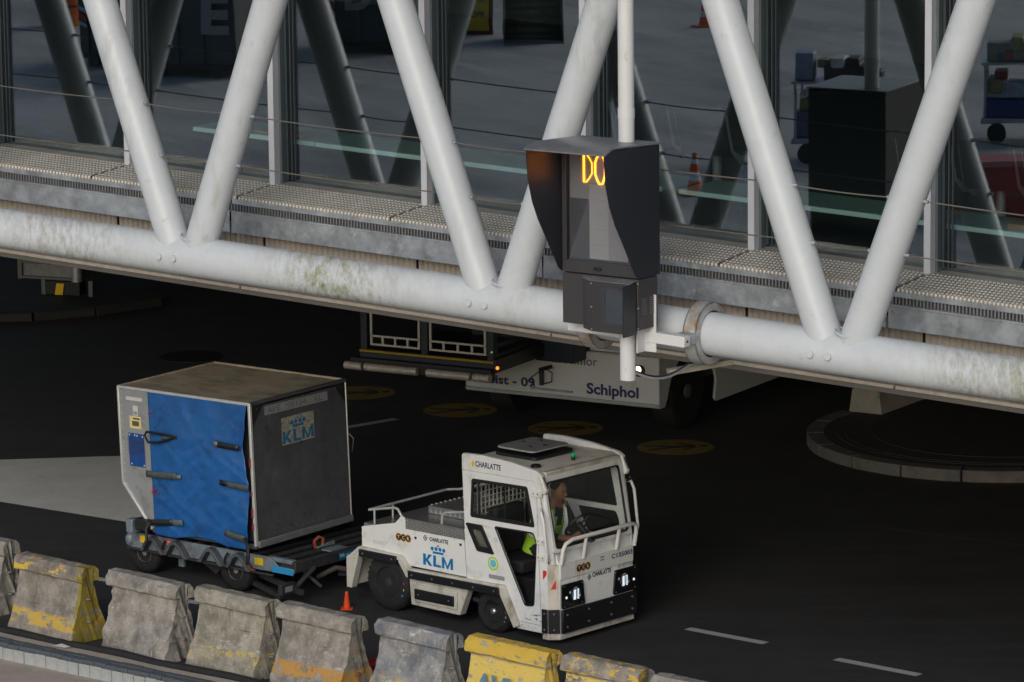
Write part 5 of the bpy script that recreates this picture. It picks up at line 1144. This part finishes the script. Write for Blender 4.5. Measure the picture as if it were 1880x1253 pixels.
# ------------------------------------------------------------------ concrete barriers
def bar_mat(name, base, yellow, blue=0.0, cap=0.0, band=0.0, face=0.0, white=0.4, ycol=(.56, .385, .07), endy=0.0, orange=0.0):
    m = bpy.data.materials.new(name); m.use_nodes = True; n = m.node_tree; Lk = n.links; bs = n.nodes['Principled BSDF']; bs.inputs['Roughness'].default_value = .88; bs.inputs['Specular IOR Level'].default_value = .25
    tc = n.nodes.new('ShaderNodeTexCoord'); sp = n.nodes.new('ShaderNodeSeparateXYZ'); Lk.new(tc.outputs['Object'], sp.inputs[0])
    seed = random.uniform(0, 50)
    def noi(sc, st=(1, 1, 1), det=8, ro=.7):
        mp = n.nodes.new('ShaderNodeMapping'); mp.inputs['Scale'].default_value = st; mp.inputs['Location'].default_value = (seed + sc, seed * .7, sc * 1.3); Lk.new(tc.outputs['Object'], mp.inputs[0])
        t_ = n.nodes.new('ShaderNodeTexNoise'); t_.inputs['Scale'].default_value = sc; t_.inputs['Detail'].default_value = det; t_.inputs['Roughness'].default_value = ro; Lk.new(mp.outputs[0], t_.inputs['Vector']); return t_.outputs['Fac']
    def rng(v, a, c, lo=0.0, hi=1.0):
        r = n.nodes.new('ShaderNodeMapRange'); r.inputs['From Min'].default_value = a; r.inputs['From Max'].default_value = c; r.inputs['To Min'].default_value = lo; r.inputs['To Max'].default_value = hi; Lk.new(v, r.inputs['Value']); return r.outputs[0]
    def mul(a, c, op='MULTIPLY'):
        q = n.nodes.new('ShaderNodeMath'); q.operation = op
        for i_, v_ in enumerate((a, c)):
            if isinstance(v_, (int, float)): q.inputs[i_].default_value = v_
            else: Lk.new(v_, q.inputs[i_])
        return q.outputs[0]
    def mix(a, c, f):
        q = n.nodes.new('ShaderNodeMix'); q.data_type = 'RGBA'
        if isinstance(a, tuple): q.inputs['A'].default_value = (*a, 1)
        else: Lk.new(a, q.inputs['A'])
        q.inputs['B'].default_value = (*c, 1); Lk.new(f, q.inputs['Factor']) if not isinstance(f, float) else setattr(q.inputs['Factor'], 'default_value', f); return q.outputs['Result']
    z = sp.outputs['Z']; x = sp.outputs['X']
    col = mix(tuple(c * .55 for c in base), tuple(min(1, c * 1.15) for c in base), rng(noi(4.5), .38, .62))
    col = mix(col, tuple(c * .38 for c in base), rng(noi(8, (1, 1, .35)), .54, .74, 0, .8))
    col = mix(col, (.17, .15, .12), rng(noi(2.2), .56, .74, 0, .6))
    if blue: col = mix(col, (.10, .14, .20), mul(rng(noi(2.6), .40, .60, 0, blue), rng(z, .25, .35)))
    wm = mul(rng(noi(9, (.5, 1, 1.4)), .56, .68), rng(noi(2.0), .45, .62, 0, white)); col = mix(col, (.72, .71, .67), wm)
    col = mix(col, (.62, .61, .58), rng(noi(16, (3, 3, .25)), .60, .66, 0, white * .8))
    br = noi(7, (.8, 1, 1.6)); 
    if band: col = mix(col, ycol if not orange else (.50, .27, .06), mul(mul(rng(mul(z, mul(noi(5), .06), 'ADD'), .15, .17), rng(mul(z, mul(noi(5.5), .10), 'ADD'), .33, .30)), rng(br, .50 - band * .15, .53 - band * .15, 0, .9)))
    if face: col = mix(col, (.70, .53, .14), mul(mul(rng(z, .64, .61), rng(z, .0, .1)), rng(br, .56 - face * .25, .60 - face * .25)))
    if cap: col = mix(col, (.66, .46, .08), mul(rng(z, .65, .66), rng(br, .62 - cap * .30, .65 - cap * .30)))
    if yellow: col = mix(col, ycol, rng(noi(4.3), .72 - yellow * .1, .735 - yellow * .1))
    if endy: col = mix(col, (.27, .215, .03), mul(rng(x, .985, 1.0), rng(noi(7), .62 - endy * .25, .66 - endy * .25, 0, .92)))
    col = mix(col, (.05, .045, .04), rng(noi(26), .62, .68, 0, .8))
    col = mix(col, (.09, .08, .07), rng(noi(11, (.25, 1, 3)), .62, .67, 0, .7))
    Lk.new(col, bs.inputs['Base Color'])
    bp = n.nodes.new('ShaderNodeBump'); bp.inputs['Strength'].default_value = .9; bp.inputs['Distance'].default_value = .012; Lk.new(noi(34), bp.inputs['Height']); Lk.new(bp.outputs[0], bs.inputs['Normal'])
    return m
BP = [(.0, .0), (.005, .09), (.05, .20), (.12, .35), (.165, .50), (.19, .64), (.155, .652), (.145, .665), (.15, .755), (.20, .80), (.34, .80), (.39, .755), (.395, .665), (.385, .652), (.35, .64), (.375, .50), (.42, .35), (.49, .20), (.535, .09), (.54, .0)]
BP = [(y, z * 1.0) for y, z in BP]
def barrier(top_fl, yaw, length, mat, label, seed, chip=1.0, rusty=False, zs=1.0):
    # top_fl: ground-plane x,y of the cap's near left edge
    o = empty('concrete_barrier', frame((top_fl[0], top_fl[1], 0), yaw) @ Matrix.Translation((0, -.15, 0)) @ Matrix.Scale(length, 4, Vector((1, 0, 0))))
    o.matrix_local = frame((top_fl[0], top_fl[1], 0), yaw) @ Matrix.Translation((0, -.15, 0)); tag(o, label, 'concrete barrier', 'row of worn concrete barriers along the kerb')
    b = B(); dense = []
    for (y0, z0), (y1, z1) in zip(BP, BP[1:] + BP[:1]):
        k = max(1, int(math.hypot(y1 - y0, z1 - z0) / .028))
        for i in range(k): dense.append((y0 + (y1 - y0) * i / k, z0 + (z1 - z0) * i / k))
    nx_ = 38; rings = []; sv = Vector((seed * 3.1, seed * 1.7, 0))
    ym = .27
    for i in range(nx_ + 1):
        x = length * i / nx_; ring = []; e = min(i, nx_ - i)
        for y, z in dense:
            body_in = .045 - .05 * max(0, .3 - z) if z < .645 else 0.0                       # the cap juts out over the body ends
            xx = body_in + x * (length - 2 * body_in) / length
            pass
            shr = 1 - (.02 if e == 0 else .006 if e == 1 else 0)
            p = Vector((xx, ym + (y - ym) * shr, z if z < .01 else z * zs))
            nn = noise.noise_vector(p * 9 + sv) * .006 + noise.noise_vector(p * 28 + sv) * .0035
            if e <= 2: nn += noise.noise_vector(p * 12 + sv) * .016 * chip * (1 if e == 0 else .6 if e == 1 else .25)
            if z < .25 and e <= 6: nn += Vector((noise.noise(p * 6 + sv) * .045 * chip * (1 - e / 7), 0, 0))
            cz = noise.noise(p * 4.5 + sv * 2)
            if cz > .42: nn += Vector((0, (ym - y), 0)) * .25 * (cz - .42) * chip
            q = p + nn; q.z = max(q.z, 0.0) if z > .01 else 0.0
            ring.append(b.bm.verts.new(q))
        rings.append(ring)
    m_ = len(dense)
    for a_, c_ in zip(rings, rings[1:]):
        for k in range(m_): b.face([a_[k], a_[(k + 1) % m_], c_[(k + 1) % m_], c_[k]])
    for ring, sgn in ((rings[0], -1), (rings[-1], 1)):
        inner = [b.bm.verts.new(v_.co.lerp(Vector((v_.co.x + sgn * .0, ym, v_.co.z)), .5) + Vector((-sgn * .01 + noise.noise(v_.co * 9 + sv) * .014, 0, 0))) for v_ in ring]
        for k in range(m_): b.face([ring[k], ring[(k + 1) % m_], inner[(k + 1) % m_], inner[k]])
        h = m_ // 2
        for k in range(h):
            k2 = (m_ - 1 - k); 
            b.face([inner[k], inner[k + 1], inner[(k2 - 0) % m_], inner[(k2 + 1) % m_]]) if k + 1 < k2 and k > 0 else None
    b.build('body', mat, o)
    for z in (.22, .46):
        b = B(); b.lathe([(.012, -.006), (.035, -.008), (.037, 0), (.035, .008), (.012, .006)], 12, Matrix.Translation((length - .04, .27 - .0, z))); b.build('coupling_eye', M('rusty_eye', (.20, .09, .055), .8, 0, .3, 20) if rusty else GALVD, o)
    return o
CB = (.34, .32, .285)
bars = [(20, 1015, -300), ]
tops = [((-118, 984), (12, 1008)), ((25, 1030), (150, 1058)), ((195, 1060), (320, 1090)), ((355, 1090), (485, 1120)), ((507, 1120), (645, 1150)), ((687, 1150), (812, 1183)), ((853, 1180), (1003, 1213)), ((1028, 1215), (1176, 1245)), ((1195, 1253), (1340, 1285))]
specs = [
    (bar_mat('barrier_a', CB, 0, white=.5), 'plain grey concrete barrier cut by the left photo edge', 1.2, False),
    (bar_mat('barrier_b', (.30, .275, .24), .22, cap=.22, band=.30, white=.5, endy=.75), 'concrete barrier with yellow band, yellow flecked top and mustard end face', .5, False),
    (bar_mat('barrier_c', (.33, .31, .28), 0, white=.9), 'chipped grey concrete barrier with white scratches between two yellow banded ones', 1.6, False),
    (bar_mat('barrier_d', (.34, .32, .265), 0, band=-.25, white=.8, ycol=(.50, .38, .12)), 'grey concrete barrier with faint worn yellow band in front of the dolly wheel', .9, False),
    (bar_mat('barrier_e', (.32, .30, .265), 0, band=.30, white=.7, orange=1), 'grey concrete barrier with orange band and rusty lugs beside the small orange cone', .7, True),
    (bar_mat('barrier_f', (.36, .35, .33), 0, blue=.55, white=1, band=.1), 'whitish grey concrete barrier with blue grey patches below the rear tractor wheel', .8, False),
    (bar_mat('barrier_g', (.40, .37, .32), 0, face=.75, cap=.72, white=.3), 'bright yellow painted concrete barrier below the front tractor wheel', .4, False),
    (bar_mat('barrier_h', (.34, .31, .27), .5, cap=.30, face=.25, white=.5), 'grey brown concrete barrier with yellow flecks on its cap right of the yellow one', .9, False),
    (bar_mat('barrier_i', (.34, .32, .29), 0, white=.4), 'grey concrete barrier peeking up at the bottom edge right of the flecked one', .9, False)]
bobjs = []
for i, ((a_, c_), (mt, lab, chp, rst)) in enumerate(zip(tops, specs)):
    zt = .785
    p0 = ground(a_[0], a_[1] - 9, zt); p1 = ground(c_[0], c_[1] - 9, zt); d_ = (p1 - p0); yw = math.degrees(math.atan2(d_.y, d_.x))
    ln = d_.length
    yw = -43.0 + (yw + 43) * .4
    bobjs.append(barrier((p0.x, p0.y), yw, ln, mt, lab, i + 1, chp, rst))
text('AVI', 'painted_letters', Matrix.Translation((.10, -.045, 0)) @ Matrix(((1, 0, 0, 0), (0, .35, -1, 0), (0, 1, .35, 0), (0, 0, 0, 1))), .10, .22, .45, .26, M('paint_blue_grey', (.10, .20, .30), .8), bobjs[6], .03, .02)

# cones and litter
def cone(pos, h, label, stripes=True, mat=None, group=None):
    t = tag(empty('traffic_cone', Matrix.Translation(pos)), label, 'traffic cone', group)
    oc = M('cone_orange', (.80, .09, .02), .45, 0, .05)
    b = B(); w_ = h * .34; pts = rounded([(-w_, -w_), (w_, -w_), (w_, w_), (-w_, w_)], w_ * .25); b.prism([(x, y, 0) for x, y in pts], (0, 0, h * .05)); b.build('base', oc, t)
    def rr(z): return h * (.20 - .15 * z)
    if stripes:
        for z0, z1, m_ in ((.05, .35, oc), (.35, .55, REFLX), (.55, .75, oc), (.75, .86, REFLX), (.86, 1.0, oc)):
            b = B(); b.cyl((0, 0, h * z0), (0, 0, h * z1), rr(z0), rr(z1), 20); b.build('cone_band', m_, t)
    else:
        b = B(); b.lathe([(h * .20, h * .05), (h * .19, h * .3), (h * .12, h * .74), (h * .13, h * .78), (h * .09, h * .80), (h * .10, h * .92), (h * .08, h), (.004, h)], 18); b.build('cone_body', oc, t)
    return t
c_ = ground(637, 1118); cone((c_.x, c_.y, 0), .19, 'small plain orange cone standing on the road between dolly and tractor', False)
b = B(); p_ = ground(672, 1222, .05); b.prism([(0, 0, 0), (.10, -.05, 0), (.12, -.02, .05), (.03, .02, .06)], (.02, .05, .01)); tag(b.build('red_plastic_scrap', M('red_plastic', (.30, .01, .01), .4), loc=Matrix.Translation(p_)), 'piece of red plastic lying between the grey barriers at the bottom', 'litter')
b = B(); p_ = rw(.62, .16, .01); b.poly([(0, 0, .006), (.13, -.10, .006), (.20, -.08, .012), (.09, .03, .02)]); tag(b.build('paper_scrap', LABEL, loc=Matrix.Translation(p_)), 'scrap of white paper lying on the dirt strip at bottom left', 'litter')

# ------------------------------------------------------------------ apron in front of the pier: what the glass mirrors
G0 = PO + PN * GN
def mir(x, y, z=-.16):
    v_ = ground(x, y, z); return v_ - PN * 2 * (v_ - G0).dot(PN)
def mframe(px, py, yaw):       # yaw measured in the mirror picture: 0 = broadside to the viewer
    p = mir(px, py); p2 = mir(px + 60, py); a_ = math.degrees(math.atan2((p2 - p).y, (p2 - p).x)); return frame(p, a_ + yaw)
DG = M('dumpster_grey', (.075, .09, .105), .5, .2, .2, 4)
def dumpster(px, py, yaw, ln, label, letter=None, lx=1.0, flip=1):
    t = tag(empty('roll_container', mframe(px, py, yaw)), label, 'container', 'dark roll containers on the apron')
    s = 1     # local x to the right in the mirror, the viewer's side is +y
    b = B(); b.prism([(0, 0, .25), (ln, 0, .25), (ln, .15, 2.2), (0, .15, 2.2)], (0, -2.2, 0)); b.build('body', DG, t, bevel=.03)
    for k in range(int(ln / .6)):
        b = B(); b.prism([(.15 + k * .6, 0, .3), (.27 + k * .6, 0, .3), (.27 + k * .6, .15, 2.1), (.15 + k * .6, .15, 2.1)], (0, .08, 0)); b.build('rib', DG, t)
    b = B(); b.box((-.1, -2.3, .18), (ln + .1, .1, .28)); b.build('skid', BLACKM, t)
    for x in (.4, ln - .4):
        b = B(); b.cyl((x, -.1, .14), (x, .12, .14), .14, seg=14); b.build('roller', BLACKM, t)
    for k in range(3):
        b = B(); b.prism([(.10, .20, .95 + k * .17), (.30, .20, .85 + k * .17), (.30, .20, .95 + k * .17), (.10, .20, 1.05 + k * .17)], (0, .01, 0)); b.build('warning_stripe', LABEL if k % 2 == 0 else REDP, t)
    if letter:
        base = Matrix.Translation((lx, .26, 0)) @ Matrix(((flip, 0, 0, 0), (0, 0, 1, 0), (0, 1, 0, 0), (0, 0, 0, 1))); text(letter, 'letter', base, 0, 1.0, .65, .85, LABELG, t, .04, .01)
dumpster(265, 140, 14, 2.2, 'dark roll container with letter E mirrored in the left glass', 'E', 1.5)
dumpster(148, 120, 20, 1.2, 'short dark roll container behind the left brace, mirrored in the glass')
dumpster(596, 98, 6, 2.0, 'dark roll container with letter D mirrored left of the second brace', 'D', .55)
p = mir(115, 48); t = tag(empty('orange_tank', Matrix.Translation(p)), 'orange barrel shaped tank mirrored in the glass at top left', 'tank')
b = B(); b.lathe([(.02, 0), (.42, .02), (.50, .4), (.50, 1.0), (.40, 1.4), (.05, 1.5)], 20); b.build('tank_body', M('orange_paint', (.75, .17, .02), .5), t)
b = B(); b.lathe([(.52, .5), (.53, .53), (.52, .56)], 20); b.build('hoop', RUST, t)
t = tag(empty('yellow_sign_board', mframe(858, 66, 5)), 'yellow board with dark red frame mirrored beside the loader bucket', 'sign')
b = B(); b.box((0, 0, .1), (.52, .05, 1.3)); b.build('board', M('board_yellow', (.75, .55, .02), .5), t)
b = B(); b.box((-.12, -.02, .0), (.62, -.002, 1.35)); b.build('back_frame', M('dark_red', (.22, .015, .015), .5), t)
for z, s_, x_ in ((.80, 'OPEL', .06), (.45, 'SAT', .1)):
    text(s_ if False else 'OPR', 'board_lettering', Matrix.Translation((0, .056, 0)) @ Matrix(((1, 0, 0, 0), (0, 0, 1, 0), (0, 1, 0, 0), (0, 0, 0, 1))), x_, z, .36, .13, M('dark_red', (.22, .015, .015), .5), t, .02, .001)
t = tag(empty('loader_bucket', mframe(925, 78, -8)), 'worn brown loader bucket lying on the apron, mirrored in the middle glass', 'bucket')
LB = M('bucket_steel', (.26, .22, .17), .5, .4, .3, 5)
pr = [(-.5 + .55 * math.cos(R(a_)), .5 + .55 * math.sin(R(a_))) for a_ in range(-80, 101, 20)]
b = B()
for (y0, z0), (y1, z1) in zip(pr, pr[1:]): b.poly([(0, -y0 - .6, z0), (1.35, -y0 - .6, z0), (1.35, -y1 - .6, z1), (0, -y1 - .6, z1)])
for x in (0, 1.35): b.poly([(x, -y_ - .6, z_) for y_, z_ in pr] + [(x, .35, .0)])
b.poly([(0, -pr[0][0] - .6, pr[0][1]), (1.35, -pr[0][0] - .6, pr[0][1]), (1.35, .5, .0), (0, .5, .0)])
o = b.build('bucket_shell', LB, t); o.modifiers.new('t', 'SOLIDIFY').thickness = .03
b = B(); b.box((-.02, .48, -.01), (1.37, .56, .04)); b.build('cutting_edge', GALVD, t)
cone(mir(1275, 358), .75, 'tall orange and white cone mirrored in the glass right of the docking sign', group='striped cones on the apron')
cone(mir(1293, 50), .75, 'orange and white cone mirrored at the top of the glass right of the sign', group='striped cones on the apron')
def cart(px, py, yaw, label, load):
    t = tag(empty('equipment_cart', mframe(px, py, yaw)), label, 'cart', 'equipment carts on the apron')
    b = B(); b.box((0, -1.2, .35), (1.7, 0, .45)); b.build('cart_bed', GALV, t, bevel=.01)
    for x in (.05, 1.60):
        for y in (-1.15, -.05):
            b = B(); b.box((x, y, .45), (x + .05, y + .05, 1.5)); b.build('stanchion', GALV, t)
    b = B(); b.box((0, -1.2, 1.5), (1.7, 0, 1.54)); b.build('shelf', GALV, t)
    for x in (.3, 1.4):
        b = B(); b.cyl((x, -.08, .18), (x, .04, .18), .18, seg=16); b.build('wheel', RUB, t)
    rc = random.Random(int(px))
    load = list(load) + [(rc.uniform(.05, 1.4), zz, rc.uniform(.12, .3), rc.uniform(.08, .3), rc.choice([(.5, .5, .5), (.3, .05, .05), (.05, .10, .25), (.25, .22, .1), (.03, .03, .03)])) for zz in (.95, 1.2, 1.55, 1.75) for _ in range(4)]
    for k, (x, z, w_, h_, c_) in enumerate(load):
        yy_ = -.05 - .04 * (k % 5); b = B(); b.box((x, -.9 + .05 * (k % 4), z), (x + w_, yy_, z + h_)); b.build('load_box', M('load_%s_%s_%s' % tuple(int(q * 100) for q in c_), c_, .6, 0, .3, 8), t, bevel=.03)
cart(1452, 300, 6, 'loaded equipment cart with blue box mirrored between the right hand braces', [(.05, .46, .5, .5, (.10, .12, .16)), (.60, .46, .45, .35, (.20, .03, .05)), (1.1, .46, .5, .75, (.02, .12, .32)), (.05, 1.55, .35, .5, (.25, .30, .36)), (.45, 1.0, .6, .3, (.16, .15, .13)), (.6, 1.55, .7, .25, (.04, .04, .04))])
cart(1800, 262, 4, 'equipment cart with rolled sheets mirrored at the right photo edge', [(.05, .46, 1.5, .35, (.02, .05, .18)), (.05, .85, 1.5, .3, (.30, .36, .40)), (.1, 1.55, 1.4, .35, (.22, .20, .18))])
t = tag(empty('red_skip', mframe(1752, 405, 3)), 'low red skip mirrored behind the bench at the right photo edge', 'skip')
b = B(); b.prism([(0, 0, .05), (1.8, 0, .05), (2.0, .0, .95), (-.15, .0, .95)], (0, -1.3, 0)); b.build('skip_body', M('skip_red', (.45, .06, .05), .5, 0, .15), t, bevel=.02)
b = B(); b.box((-.2, -.02, .92), (2.05, .06, 1.02)); b.build('rim', M('skip_pink', (.55, .20, .18), .5), t, bevel=.01)
